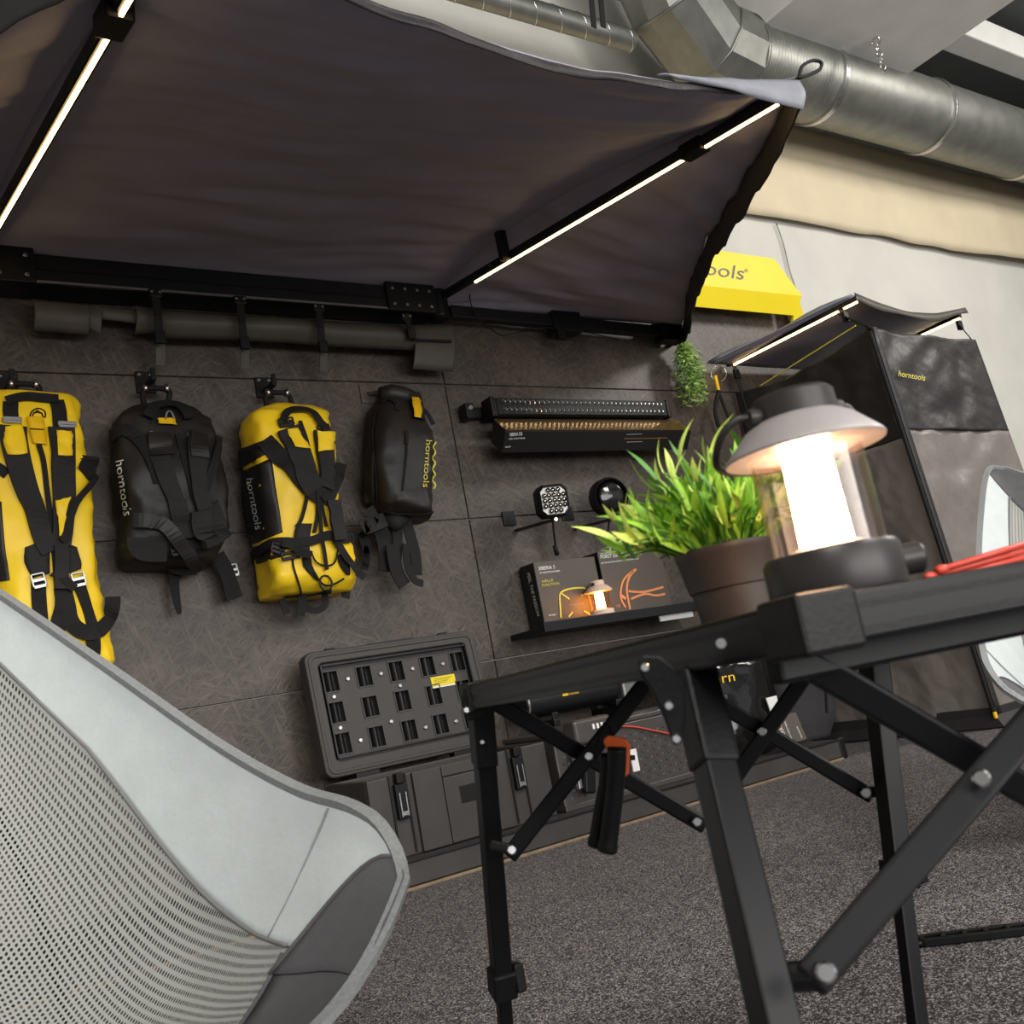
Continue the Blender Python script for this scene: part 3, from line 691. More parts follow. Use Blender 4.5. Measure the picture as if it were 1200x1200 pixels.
stroke('cord',b3,'webbing',c3,[(342,650),(343,665),(350,685),(352,694),(350,720)],.008,off=.008); stroke('cord',b3,'webbing',c3,[(363,645),(368,657),(378,663),(390,660),(394,645)],.007,off=.014)
stroke('cord',b3,'webbing',c3,[(366,670),(376,682),(388,683),(402,676)],.008,off=.014)
R3('carry_handle',[(330,496),(336,487),(348,484),(364,487),(375,498),(379,508)],.03,off=.02)
R3('bottom_band',[(334,698),(355,697),(378,693),(388,691)],.03,off=.004)
P3=caster(plane=((0,D-.16,0),(0,1,0)))
ribbon('bottom_loop',b3,'webbing',P3,[(352,698),(358,712),(370,716),(380,710),(380,696)],.026); ribbon('tail_strap',b3,'webbing',P3,[(352,695),(352,708),(350,722)],.035,off=.014); ribbon('tail_strap',b3,'webbing',P3,[(407,665),(406,685),(404,701)],.035); ribbon('tail_strap',b3,'webbing',P3,[(330,702),(336,720)],.03)
ribbon('tail_strap',b3,'webbing',P_,[(424,625),(430,640),(427,665)],.035)
obj('d_ring',MB().tube([c3(380,681)[0]+V((.025*math.cos(a),-.012,.03*math.sin(a)-.01)) for a in[i*math.pi/6 for i in range(12)]],.004,6,closed=True),'alu',b3,smooth=True)
buckle(b3,c3,326,644,.05,.03,'alu',-.4); buckle(b3,c3,338,647,.07,.04,'plastic',.1); buckle(b3,c3,334,497,.06,.03,'plastic'); buckle(b3,c3,377,504,.05,.03,'plastic')
text_px('lettering',b3,'white','horntools',(291,561),(302,621),8.5,c3,.009)
# --- bag 4
b4=thing('roll_top_backpack','black roll-top backpack with yellow tag hanging rightmost of the four bags','bag',aty(470,530,D),g1)
mb=loft([((446,466),(486,468),.07),((440,474),(492,474),.12),((430,490),(501,492),.17),((424,520),(511,516),.21),((424,555),(512,550),.22),((430,585),(511,580),.22),((433,598),(510,600),.21),((438,607),(506,608),.16)],.006,11,3.6)
obj('body',mb,'bagblack',b4,smooth=True); c4=caster(bvh_of(mb))
p=aty(430,462,D); obj('wall_hook',MB().box(p+V((0,-.004,0)),(.07,.008,.09)).bar(p,p+V((.06,-.1,-.02)),.016,.016),'osb',b4,bev=.002)
obj('roll_top',MB().tube([aty(446,463,D-.08),aty(458,461,D-.09),aty(472,464,D-.1),aty(490,470,D-.1)],[.035,.042,.042,.034],14),'bagblack',b4,smooth=True)
R4=lambda n,p,w,m='webbing',**k: ribbon(n,b4,m,c4,p,w,**k)
R4('zip',[(475,508),(476,530),(473,560),(471,575)],.008,off=.003); R4('zip_puller',[(475,506),(476,514),(475,521)],.016,off=.007)
R4('bottom_seam',[(443,598),(460,600),(485,602),(507,600)],.008); R4('side_seam',[(442,478),(437,510),(441,550),(443,595)],.010)
R4('top_buckle',[(483,462),(487,472),(490,492)],.055,off=.01,th=.008); patch('hang_tag',b4,'yellow_flat',c4,[(480,467),(482,480),(483,493)],[(487,467),(490,480),(490,494)],.024,nu=3)
R4('side_strap',[(492,478),(500,485),(507,498)],.02); R4('side_strap',[(448,472),(455,468),(464,474),(466,482)],.02); patch('side_pocket',b4,'bagblack2',c4,[(428,560),(427,575),(430,590)],[(440,530),(440,560),(441,590)],.01,nu=4)
text_px('lettering',b4,'lime','horntools',(499,516),(495,571),7,c4,.004,(1,.05))
stroke('wave_print',b4,'lime',c4,[(511,518),(507,524),(510,530),(506,537),(510,543),(506,550),(510,556),(506,562),(510,568),(508,573)],.008)
P4=caster(plane=((0,D-.10,0),(0,1,0)))
for i_,(pts,w_,m_) in enumerate((([(440,612),(450,635),(452,670)],.07,'webbing'),([(462,608),(464,640),(460,668)],.045,'webbing'),([(470,606),(478,630),(484,655),(485,675)],.05,'webbing'),([(455,640),(460,670),(470,688)],.06,'webbing'),([(470,640),(472,665),(480,682),(490,686)],.03,'webbing'),([(424,600),(430,612),(420,622),(445,612)],.06,'bagblack2'))): ribbon('loose_strap',b4,m_,P4,pts,w_,off=.004+.009*i_,th=.006)
obj('strap_bundle',MB().tube([aty(452,606,D-.1),aty(462,612,D-.12),aty(476,608,D-.1)],[.03,.045,.03],12),'bagblack2',b4,smooth=True)
ribbon('tail_strap',b4,'webbing',P_,[(420,625),(428,645),(426,668)],.03)

# ================================================================== LIGHT BAR, CARTON, LAMPS
lb=thing('led_light_bar','long black double-row light bar mounted on the wall above its carton','light bar',aty(675,478,D))
x0=aty(578,480,3.68).x; x1=aty(779,480,3.68).x; zc=aty(680,479,3.68).z
obj('housing',MB().box(((x0+x1)/2,3.70,zc),(x1-x0,.07,.092)),'alu',lb,bev=.012)
obj('front_frame',MB().box(((x0+x1)/2,3.662,zc),(x1-x0-.02,.012,.082)),'plastic',lb,bev=.004)
nled=36
reflm=bpy.data.meshes.new('reflector'); tmp=MB().lathe([(.0125,0),(.005,.006),(.002,.006)],(0,0,0),(0,1,0),10); reflm.from_pydata([tuple(v) for v in tmp.v],[],tmp.f[:-2] if len(tmp.f)>20 else tmp.f); reflm.materials.append(M['lens'])
for r in(-1,1):
    for i in range(nled):
        o=bpy.data.objects.new('reflector',reflm); link(o,lb); o.location=(x0+.05+i*(x1-x0-.1)/(nled-1),3.654,zc+r*.02)
for e in(x0-.01,x1+.01):
    obj('end_cap',MB().box((e,3.70,zc),(.025,.085,.1)),'plastic',lb,bev=.008)
mp=aty(557,480,3.76); obj('wall_bracket',MB().box((x0-.06,3.775,zc),(.11,.05,.05)).box((x0-.10,3.75,zc),(.045,.06,.075)),'alu',lb,bev=.004); obj('bracket_bolt',disc(MB(),(x0-.10,3.72,zc+.012),(0,-1,0),.014,.01),'steel',lb)
cz0=aty(640,515,3.62); ca=thing('light_bar_carton','long black carton with gold reflection painted on, lying under the light bar','carton',cz0)
cs=math.radians(38); uy=V((0,-math.cos(cs),math.sin(cs))); xa=aty(588,512,3.62).x; xb=x1+.06
# section: upper-front face, its light-strip reflection painted gold, and lower-front black face
pA=V((0,3.665,aty(580,491,3.665).z-.004)); pB=V((0,3.585,aty(594,505,3.585).z)); pC=V((0,3.64,aty(590,531,3.64).z)); pD_=V((0,3.715,aty(572,519,3.715).z))
sec=[pA,pB,pC,pD_]
obj('carton_body',MB().prism([V((xa,p.y,p.z)) for p in sec],(xb-xa,0,0)),'cardblack',ca,bev=.003)
g=V((0,-.0015,.002)); obj('gold_reflection',MB().prism([V((xa+.004,pA.y,pA.z))+g,V((xb-.004,pA.y,pA.z))+g,V((xb-.004,pB.y,pB.z))+g,V((xa+.004,pB.y,pB.z))+g],(0,-.001,.001)),'gold_print_glint',ca)  # black card here; the gold is a painted reflection
nrm=(pC-pB).cross(V((1,0,0))); cfc=caster(plane=(V((xa,pB.y,pB.z)),nrm.normalized()))
text_px('lettering',ca,'white','SIBERIA DR',(597,511),(612,510),4,cfc,.003); text_px('lettering',ca,'white','LED LIGHTBAR',(596,515),(615,514),1.8,cfc,.003); text_px('lettering',ca,'white','horntools',(592,524.5),(598,524),2.2,cfc,.003)
stroke('gold_line',ca,'gold_print_glint',cfc,[(731,514),(755,513.6),(782,513)],.006); stroke('print_row',ca,'canopy_grey',cfc,[(734,509),(752,508.4)],.003); stroke('print_row',ca,'canopy_grey',cfc,[(734,518),(752,517.4)],.003)
for s in(.25,.8): obj('wall_cradle',MB().box((xa+(xb-xa)*s,3.765,pD_.z),(.03,.07,.03)),'alu',ca,bev=.003)
def worklamp(px,py,size,rnd,label,yaw):
    c=aty(px,py,3.62); t=thing('work_lamp',label,'lamp',c); f=V((-.25,-1,-.06)).normalized(); q=V((0,0,1)).rotation_difference(f)
    rt=V((0,0,1)).cross(f)*-1; rt=f.cross(V((0,0,1))).normalized(); upv=rt.cross(f).normalized(); h=size/2
    if f.dot(V((0,-1,0)))<0: pass
    ch=.32*h
    oct_=[(-h+ch,-h),(h-ch,-h),(h,-h+ch),(h,h-ch),(h-ch,h),(-h+ch,h),(-h,h-ch),(-h,-h+ch)] if not rnd else [(h*math.cos(i*math.pi/16),h*math.sin(i*math.pi/16)) for i in range(32)]
    P=lambda x,y,z: c+rt*x+upv*y+f*z
    obj('housing',MB().prism([P(x,y,-.03) for x,y in oct_],f*.06),'plastic',t,bev=.006)
    obj('heat_sink',MB().prism([P(x*.8,y*.8,-.055) for x,y in oct_],f*.03),'alu',t,bev=.004)
    mb=MB(); oo=[P(x,y,.03) for x,y in oct_]; ii=[P(x*.88,y*.88,.046) for x,y in oct_]; i2=[P(x*.83,y*.83,.032) for x,y in oct_]; n=len(oo)
    mb.v=oo+ii+i2
    for i in range(n): j=(i+1)%n; mb.f+=[(i,j,n+j,n+i),(n+i,n+j,2*n+j,2*n+i)]
    obj('bezel',mb,'alu',t)
    if not rnd:
        obj('reflector_plate',MB().prism([P(x*.82,y*.82,.031) for x,y in oct_],f*.002),'white',t)  # white colour stands in for light caught by the chrome
        for i in range(5):
            for j in range(5):
                if abs(i-2)==2 and abs(j-2)==2: continue
                cc=P((i-2)*h*.32,(j-2)*h*.32,.0335); obj('led_cell',MB().lathe([(h*.155,.010),(h*.07,0),(h*.055,.003),(0,.003)],cc,f,10),'lens',t,smooth=True)
    else:
        obj('lens',MB().lathe([(h*.84,0),(h*.6,.012),(0,.016)],P(0,0,.031),f,28),'shiny',t,smooth=True)
    b=MB(); a0=P(-h*.95,-h*.3,-.02); wl=V((a0.x-.05,D-.004,a0.z-.02)); b.bar(P(0,-h*1.12,-.01),V((P(0,-h*1.12,0).x-.11,D-.01,P(0,-h,0).z-.015)),.05,.008,(0,0,1)); b.box((P(0,0,0).x-.13,D-.006,c.z-.03),(.07,.012,.07)); b.bar(P(0,-h*.9,-.01),P(0,-h*1.15,-.01),.025,.02,(0,1,0))
    obj('mounting_bracket',b,'alu',t,bev=.003); obj('bracket_bolt',disc(MB(),P(0,-h*1.13,.012),f,.011,.008),'steel',t)
    return t,P,h
t,P,h=worklamp(646,588,.152,False,'square work lamp with bright chrome reflector facing out from the dark wall',0)
obj('cable',MB().tube(cat([P(0,-h*1.1,-.02),aty(651,640,3.7),aty(653,650,3.72)],5),.006,6).tube([aty(650,640,3.7),aty(653,650,3.72)],.011,8),'webbing',t,smooth=True)
t,P,h=worklamp(713,583,.19,True,'round black spot lamp half hidden behind the grass plant',0)
obj('cable',MB().tube(cat([P(0,-h*1.0,-.02),aty(711,630,3.7)],5),.005,6),'webbing',t,smooth=True); obj('wire_plug',MB().tube(cat([aty(711,630,3.7),aty(715,640,3.7),aty(714,646,3.72)],4),.006,6),'white',t,smooth=True)

# ================================================================== WALL SHELF WITH CARTONS
sA=aty(598,746,D); sx0=sA.x; zt=sA.z; sx1=aty(815,720,3.62).x+.05
shf=thing('wall_shelf','narrow black wall shelf carrying two cartons and a small lit lantern','shelf',(sx0,D,zt))
fz=aty(637,732,3.62).z
obj('board',MB().span((sx0,3.535,zt-.02),(sx1,D-.002,zt+.004)),'alu',shf,bev=.002); obj('front_lip',MB().span((sx0,3.527,zt-.022),(sx1,3.538,zt+.022)),'alu',shf,bev=.002)
pt=aty(795,731,3.70); obj('price_rail',MB().box((aty(794,730,3.58).x,3.58,zt-.035),(.22,.012,.028)),'white',shf,bev=.002)
zsft=zt+.006
def carton(label,tl,tr,bl,dep,Y,m,group,tilt=.0):
    X0=aty(*tl,Y).x; X1=aty(*tr,Y).x; Z1=aty(*tl,Y).z
    t=thing('lamp_carton',label,'carton',((X0+X1)/2,Y,zsft)); obj('box',MB().span((X0,Y,zsft),(X1,Y+dep,Z1)),m,t,bev=.003)
    obj('spine',MB().span((X0-.0015,Y+.004,zsft+.003),(X0,Y+dep-.004,Z1-.003)),'cardblack',t)
    return t,X0,X1,Z1
Yc=3.672
t,X0,X1,Z1=carton('brown carton with a yellow outlined square lamp print, left on the shelf',(625,659),(696,650),None,.115,Yc,'card',None)
cf=caster(plane=((0,Yc,0),(0,1,0))); cfx=caster(plane=((X0-.0015,0,0),(1,0,0)))
text_px('lettering',t,'white','SIBERIA 5',(631,668.5),(650,666.5),4.4,cf); text_px('lettering',t,'white','LED ARBEITSSCHEINWERFER',(632,672.5),(656,670),2,cf); text_px('lettering',t,'lime','HELLE',(635,683),(648,681),3,cf); text_px('lettering',t,'lime','FUNCTION',(635,687.5),(655,685),3,cf); text_px('lettering',t,'white','horntools',(643,722),(651,721),2.2,cf)
text_px('lettering',t,'white','FEEL THE PASSION',(618,672),(630,722),3.4,cfx)
stroke('lamp_outline',t,'lime',cf,[(657,724),(656,705),(655,697),(659,692),(672,689),(684,689)],.008,k=2); stroke('lamp_outline',t,'lime',cf,[(684,689),(688,692),(692,705),(694,719)],.008,k=2)
for a,b in(((658,696),(667,702)),((681,698),(687,693)),((666,723),(671,717)),((684,716),(693,721))): stroke('lamp_outline',t,'lime',cf,[a,b],.007,k=2)
text_px('lettering',t,'canopy_grey','horntools',(667,710),(684,708),2.2,cf)
t,X0,X1,Z1=carton('taller brown carton printed with copper horns beside the outlined lamp carton',(700,646.5),(772,635),None,.13,Yc-.012,'card',None)
cf=caster(plane=((0,Yc-.012,0),(0,1,0))); cfx=caster(plane=((X0-.0015,0,0),(1,0,0)))
text_px('lettering',t,'white','FORST DRAGON DRIVE',(703.5,655),(752,649.5),4.6,cf); text_px('lettering',t,'white','THE ORIGINAL BY',(703,650),(722,647.5),1.6,cf); text_px('lettering',t,'white','LED FERNSCHEINWERFER HIGH PERFORMANCE',(704,661),(748,655.5),1.7,cf)
text_px('lettering',t,'white','PASSION',(695,664),(699,683),2,cfx)
for pts,wd in(([(745,667),(737,676),(734,690),(736,704),(738,714)],.012),([(743,668),(730,680),(727,700),(733,712)],.010),([(736,693),(752,694),(766,691),(777,688)],.011),([(739,702),(755,696),(768,698),(779,696)],.011),([(728,698),(733,702)],.016)): stroke('horn_print',t,'copper',cf,pts,wd)
text_px('lettering',t,'copper','TOP',(722,713),(727,711),3.4,cf)

# ================================================================== LANTERN (built once, copied)
def make_lantern():
    t=thing('camping_lantern','black and grey camping lantern with glowing tube standing on the table beside the grass pot','lantern')
    obj('base',MB().lathe([(.040,0),(.0475,.002),(.0485,.006),(.0485,.030),(.046,.034),(.036,.035)],n=48),'lamp',t,smooth='auto')
    k=obj('dial',MB().lathe([(.012,0),(.0115,.004),(.0115,.016),(.010,.018)],(.046,-.010,.018),(1,-.25,0),24),'lamp',t,smooth='auto')
    o=obj('glass_cylinder',MB().lathe([(.041,.034),(.0405,.112),(.0395,.112),(.040,.034),(.041,.034)],n=48),'glass',t,smooth='auto')
    obj('glow_tube',MB().lathe([(.0195,.035),(.0175,.118)],n=32),'tube',t,smooth='auto')
    obj('tube_foot',MB().lathe([(.038,.034),(.026,.037),(.02,.040)],n=32),'hood',t,smooth='auto')
    obj('hood',MB().lathe([(.058,.108),(.0585,.1095),(.057,.112),(.040,.129),(.031,.134),(.030,.134)],n=48),'hood',t,smooth='auto')
    obj('hood_lining',MB().lathe([(.0575,.1085),(.050,.110),(.038,.122),(.020,.124),(0,.124)],n=48),'hoodin',t,smooth='auto')
    obj('top_cap',MB().lathe([(.031,.132),(.030,.150),(.027,.153),(0,.154)],n=40),'lamp',t,smooth='auto')
    pts=[(-.031,.0,.138),(-.045,.004,.140),(-.056,.012,.132),(-.056,.03,.118),(-.04,.05,.112),(0,.062,.110),(.04,.05,.112),(.056,.03,.118),(.056,.012,.132),(.045,.004,.140),(.031,0,.138)]
    obj('carry_handle',MB().tube(cat(pts,5),.003,8),'lamp',t,smooth=True); 
    for s in(-1,1): obj('handle_pivot',MB().lathe([(.006,-.005),(.007,0),(.006,.005)],(s*.034,0,.139),(1,0,0),12),'lamp',t,smooth='auto')
    return t
lan=make_lantern()

# ================================================================== TABLE
ZT=.583
ta=thing('folding_table','black aluminium folding camping table with crossed brace legs','table',(.8,.6,0))
e1=V((.273,.962,0)); e2=V((.962,-.273,0)); c0=atd(935,712,.55); c0.z=ZT; La_=.71; Lb=.66; rh=.029; rw_=.03
cA=c0+e1*La_; cD=c0+e2*Lb; cC=cA+e2*Lb
def rail(a,b,inw):
    a=a+inw*.012-up*(rh/2); b=b+inw*.012-up*(rh/2)
    o=obj('rail',MB().bar(a,b,.024,rh),'alu_s',ta,bev=.003)
    for z in(-.008,.006): obj('rail_groove',MB().bar(a-inw*.0122+up*z,b-inw*.0122+up*z,.0015,.0035),'plastic',o)
zl=up*-.034; [obj('cross_rail',MB().bar(a_,b_,.016,.024),'alu_s',ta,bev=.003) for a_,b_ in((c0+e2*.02+e1*.07+zl,cD-e2*.02+e1*.07+zl),)]
rail(c0+e1*.03,cA-e1*.02,e2); rail(c0+e2*.03,cD-e2*.02,e1); rail(cD+e1*.02,cC-e1*.02,-e2); rail(cA+e2*.02,cC-e2*.02,-e1)
for c,s1,s2 in((c0,1,1),(cA,-1,1),(cD,1,-1),(cC,-1,-1)):
    obj('corner_bracket',MB().bar(c-e1*s1*.003+e2*s2*.010-up*(rh/2),c+e1*s1*.038+e2*s2*.010-up*(rh/2),.026,rh+.006).bar(c+e2*s2*-.003+e1*s1*.010-up*(rh/2),c+e2*s2*.038+e1*s1*.010-up*(rh/2),.026,rh+.006),'plastic',ta,bev=.003)
ns=11
for i in range(ns):
    p=c0+e2*.02+e1*(.02+(i+.5)*(La_-.04)/ns); obj('slat',MB().bar(p-up*.006,p+e2*(Lb-.04)-up*.006,(La_-.04)/ns-.004,.010),'alu_s',ta,bev=.002,seg=1)
def leg(top,bot,wid,brk,clampt,sl=.14,sw=1.18):
    top=V(top); bot=V(bot); t=(bot-top)
    L=obj('leg',MB().bar(top,top+t*clampt,wid,wid,e1),'alu_s',ta,bev=.002)
    obj('inner_leg',MB().bar(top+t*(clampt-.02),bot,wid*.74,wid*.74,e1),'alu_s',L,bev=.002)
    obj('foot_cap',MB().bar(top+t*.975,bot,wid*.95,wid*.95,e1),'plastic',L,bev=.003)
    o=obj('clamp',MB().bar(top+t*(clampt-.035),top+t*(clampt+.025),wid*1.35,wid*1.35,e1).box(top+t*(clampt-.01)+e2*wid*.8-e1*wid*.3,(.014,.018,.035)),'plastic',L,bev=.003)
    obj('sleeve',MB().bar(top,top+t*sl,wid*sw,wid*sw,e1),'plastic',L,bev=.003)
    for s in brk: obj('bolt',disc(MB(),top+t*s+V((-.55,-.8,0)).normalized()*wid*.75,(-.55,-.8,0),.003,.003,10),'steel',L,smooth='auto')
    return L
def toFloor(p,px,py,depth0): return None
lA=atd(562,818,1.20); fA=atz(604,1345,0.0); lC=atd(1022,762,1.30); fC=atz(1092,1335,0.0)
lB=atd(812,789,.69); fB=atz(1248,2640,0.0)
wt=.026
leg(lA,fA,.023,(.03,.09),.62); leg(lC,fC,.025,(.03,),.50); leg(lB,fB,.0225,(),.66,.11,1.18)
lD=lB+e2*.60+e1*-.0; fD=V((lD.x-.01,lD.y-.01,0)); leg(lD,fD,.024,(),.62)
# hinge plates at the leg heads
def plate_px(pts,dp,th=.012,nm='hinge_plate'):
    P=[atd(x,y,dp) for x,y in pts]; n=ray(*pts[0]).normalized(); o=obj(nm,MB().prism(P,n*th),'plastic',ta,bev=.002); return o
hp_=plate_px([(746,776),(754,767),(772,768),(792,782),(803,800),(804,830),(799,872),(789,874),(778,842),(762,808),(750,792)],.645)
for x,y in((756,782),(784,827),(793,866)): obj('bolt',disc(MB(),atd(x,y,.6445),-ray(x,y),.003,.003,12),'steel',hp_,smooth='auto')
hp2=plate_px([(543,806),(570,800),(575,815),(566,842),(548,845),(540,825)],1.18)
for x,y in((553,812),(547,832)): obj('bolt',disc(MB(),atd(x,y,1.18),-ray(x,y),.004,.004,10),'steel',hp2,smooth='auto')
hp3=plate_px([(1000,745),(1052,738),(1050,758),(1032,775),(1012,775),(998,760)],1.24); obj('bolt',disc(MB(),atd(1029,751,1.24),-ray(1029,751),.008,.005,12),'steel',hp3,smooth='auto')
# crossed braces
def brace(a,b,da,db,w=.020,t=.010,bolts=()):
    p=atd(*a,da); q=atd(*b,db); d=(q-p).normalized(); vw=ray((a[0]+b[0])/2,(a[1]+b[1])/2).normalized(); sd=d.cross(vw).normalized(); u=sd.cross(d)
    o=obj('brace',MB().bar(p,q,w,t,u),'alu_s',ta,bev=.003); return o
def pivot(x,y,d,r=.007,par=None): return obj('pivot_bolt',disc(MB(),atd(x,y,d),-ray(x,y),r,.006,14),'steel',ta,smooth='auto')
brace((565,814),(826,968),1.20,1.25); brace((596,1004),(776,776),1.19,1.215)
brace((828,816),(1022,933),1.27,1.28); brace((842,938),(960,768),1.25,1.26)
brace((905,752),(1330,1000),.62,.68,.021,.014); brace((948,1152),(1345,690),.575,.665,.021,.014)
obj('brace_clip',MB().bar(atd(912,1146,.585),atd(976,1141,.572),.017,.014,ray(940,1140)),'plastic',ta,bev=.006)
for x,y,d,r in((690,886,1.185,.0055),(600,996,1.175,.0058),(817,963,1.235,.006),(893,857,1.245,.006),(1015,929,1.265,.007),(1150,912,.605,.0055),(968,1140,.555,.006)): pivot(x,y,d,r)
# far legs' brace clip
obj('brace_clip',MB().bar(atd(575,990,1.19),atd(602,996,1.18),.012,.012,ray(590,990)),'plastic',ta,bev=.003); obj('brace_clip',MB().bar(atd(1010,929,1.275),atd(1036,927,1.27),.014,.012,ray(1020,929)),'plastic',ta,bev=.003)
obj('rail_pin',MB().lathe([(.003,0),(.003,.01)],atd(845,754,.60),-ray(845,754),12),'steel',ta,smooth='auto')
# --- things on the table
pL=atz(972,694,ZT); dL=.66; pL=atd(985,700,.655); pL.z=ZT+.0005
lan.scale=(.91,)*3; lan.location=pL; lan.rotation_euler=(0,0,math.radians(-20))
l2=copy_tree(lan); s=aty(706,718,3.592); l2.location=(s.x,3.575,zsft-.0); l2['label']='small pale lantern glowing orange in front of the cartons on the wall shelf'; l2.rotation_euler=(0,0,.4)
l2.location=(s.x,3.592,zsft); l2.scale=(1.15,)*3
for c in l2.children:
    k=c.name.split('.')[0]
    if k in('glow_tube','hood','base','top_cap','dial'): c.data=c.data.copy(); c.data.materials[0]=M['tubes' if k=='glow_tube' else 'pale']
pP=atd(868,722,.86); pP.z=ZT
gp=thing('potted_grass','bushy artificial grass plant in a dark brown pot on the camping table','plant',pP)
obj('pot',MB().lathe([(.030,0),(.033,.001),(.0365,.032),(.0385,.033),(.0435,.062),(.0445,.064),(.0445,.068),(.041,.068),(.037,.055),(0,.053)],pP,n=40),'pot',gp,smooth='auto')
obj('soil',MB().lathe([(.040,.056),(0,.058)],pP,n=20),'bagblack',gp)
def leafmesh(L,wd,bend,fold=.3):
    n=7; mb=MB()
    for i in range(n+1):
        t=i/n; ww=wd*(.35+.65*math.sin(math.pi*min(1,.12+t*.88)**1.0))*(1-t**5); x=bend*t*t*L; z=L*t*(1-.25*abs(bend)*t)
        mb.v+=[V((x,-ww/2,z)),V((x-ww*fold*.5,0,z)),V((x,ww/2,z))]
    for i in range(n):
        for k in(0,1): mb.f.append((i*3+k,i*3+k+1,i*3+4+k,i*3+3+k))
    me=bpy.data.meshes.new('leaf'); me.from_pydata([tuple(v) for v in mb.v],[],mb.f)
    for p in me.polygons: p.use_smooth=True
    return me
lm=[]
from mathutils import Quaternion
for m_ in('leaf','leaf2','leaf2','leaf3'):
    for L,wd,bd in((.040,.0078,.2),(.050,.0070,.35),(.034,.0085,.1),(.046,.0058,.5)):
        me=leafmesh(L,wd,bd); me.materials.append(M[m_]); lm.append(me)
stems=MB(); nl=0; fill=MB()
for i in range(120):
    a=random.uniform(0,2*math.pi); el=math.sqrt(random.random()); tilt=el*1.12
    d=V((math.sin(tilt)*math.cos(a),math.sin(tilt)*math.sin(a),math.cos(tilt)))
    base=pP+V((.028*math.cos(a)*el,.028*math.sin(a)*el,.056)); L0=random.uniform(.066,.108)*(1-.2*el); s1=base+d*L0+V((0,0,-.012*el)); mid_=base+d*L0*.5+V((0,0,.006))
    P=cat([base,mid_,s1],4); stems.tube(P,.0010,4)
    for q in range(6):
        f=.35+.65*q/5; p=P[min(len(P)-1,int(f*(len(P)-1)))]
        d2=(d*.9+V((random.uniform(-.6,.6),random.uniform(-.6,.6),random.uniform(-.05,.6)))).normalized()
        qt=d2.to_track_quat('Z','X')@Quaternion((0,0,1),random.uniform(0,6.28)); sc_=random.uniform(.6,1.0); me=random.choice(lm)
        if q>=3 and nl<298 and (q>3 or i%2):
            o=bpy.data.objects.new('leaf',me); link(o,gp); o.rotation_mode='QUATERNION'; o.rotation_quaternion=qt; o.location=p-d2*.004; o.scale=(sc_,)*3; nl+=1
        else: fill.add([p+qt@(v.co*sc_) for v in me.vertices],[tuple(f_.vertices) for f_ in me.polygons])
tag(obj('stem',stems,'leaf3',gp,smooth=True),kind='stuff'); tag(obj('inner_foliage',fill,'leaf',gp,smooth=True,fix=False),kind='stuff')
# red rods at the right on the table
for i,(a,b) in enumerate((((1072,684),(1230,652)),((1085,678),(1230,658)),((1100,676),(1230,648)))):
    p=atd(*a,.80); q=atd(*b,.84); p.z=ZT+.004+i*.004; q.z=ZT+.012+.006*i
    tag(obj('tent_peg',MB().tube([p,p.lerp(q,.5),q],.0026,8).lathe([(.003,0),(.0042,.004),(.003,.010)],p,(q-p),10),'red',smooth=True),['red slim rod reaching furthest left, lowest of the bundle on the camping table','middle red slim rod of the bundle on the right end of the camping table','topmost red slim rod of the bundle, its left end furthest right'][i],'rod','red rods on the table')
# tool hanging from the brace
hk=thing('hanging_tool','black two-handled tool with orange head hanging at the table brace','tool',atd(715,880,1.12))
q=[atd(x,y,1.12) for x,y in((706,868),(712,861),(736,866),(739,874),(737,908),(730,912),(728,886),(712,880))]
obj('head',MB().prism(q,ray(720,880).normalized()*.014),'orange',hk,bev=.003)
obj('handle',MB().tube(cat([atd(x,y,1.115) for x,y in((723,876),(722,905),(718,945),(713,985),(711,998))],5),[.0105]*16+[.0115]*4+[.010],12),'plastic',hk,smooth=True)
obj('handle',MB().tube(cat([atd(x,y,1.135) for x,y in((712,884),(710,915),(704,950),(699,980),(697,992))],5),[.008]*16+[.009]*4+[.008],12),'plastic',hk,smooth=True)
obj('hang_cord',MB().tube(cat([atd(719,866,1.125),atd(712,850,1.15),atd(704,862,1.17),atd(700,876,1.18)],5),.002,6),'webbing',hk,smooth=True)

# ================================================================== PLINTH + CRATES
pf=3.16; px1=aty(985,880,pf).x
pl=thing('display_plinth','long low dark plinth with tan edging along the panelled wall','plinth',(1,3.5,0))
obj('platform',MB().span((-2.4,pf,0.012),(px1,D-.002,.095)),'plinth',pl,bev=.004); obj('edge_strip',MB().span((-2.4,pf-.012,0),(px1,pf+.004,.010)),'tan',pl,bev=.002); obj('top_edge',MB().span((-2.4,pf-.006,.086),(px1,pf+.006,.0951)),'alu',pl,bev=.002)
obj('end_cap',MB().span((px1,pf,0),(px1+.05,pf+.12,.10)),'plastic',pl,bev=.01)
PZ=.0955
cx0,cx1,cy0,cy1=1.525,2.285,3.235,3.60; cz=.372
cr_=thing('storage_crate','black plastic storage crate standing open on the plinth','crate',((cx0+cx1)/2,3.4,PZ))
b=MB(); w_=.02
b.span((cx0,cy0,PZ),(cx1,cy0+w_,cz)).span((cx0,cy1-w_,PZ),(cx1,cy1,cz)).span((cx0,cy0+w_,PZ),(cx0+w_,cy1-w_,cz)).span((cx1-w_,cy0+w_,PZ),(cx1,cy1-w_,cz)).span((cx0+w_,cy0+w_,PZ),(cx1-w_,cy1-w_,PZ+.02))
obj('tub',b,'crate',cr_,bev=.006)
mb=MB().span((cx0+.18,cy0-.012,PZ),(cx0+.205,cy0+.004,cz)).span((cx1-.215,cy0-.012,PZ),(cx1-.19,cy0+.004,cz))
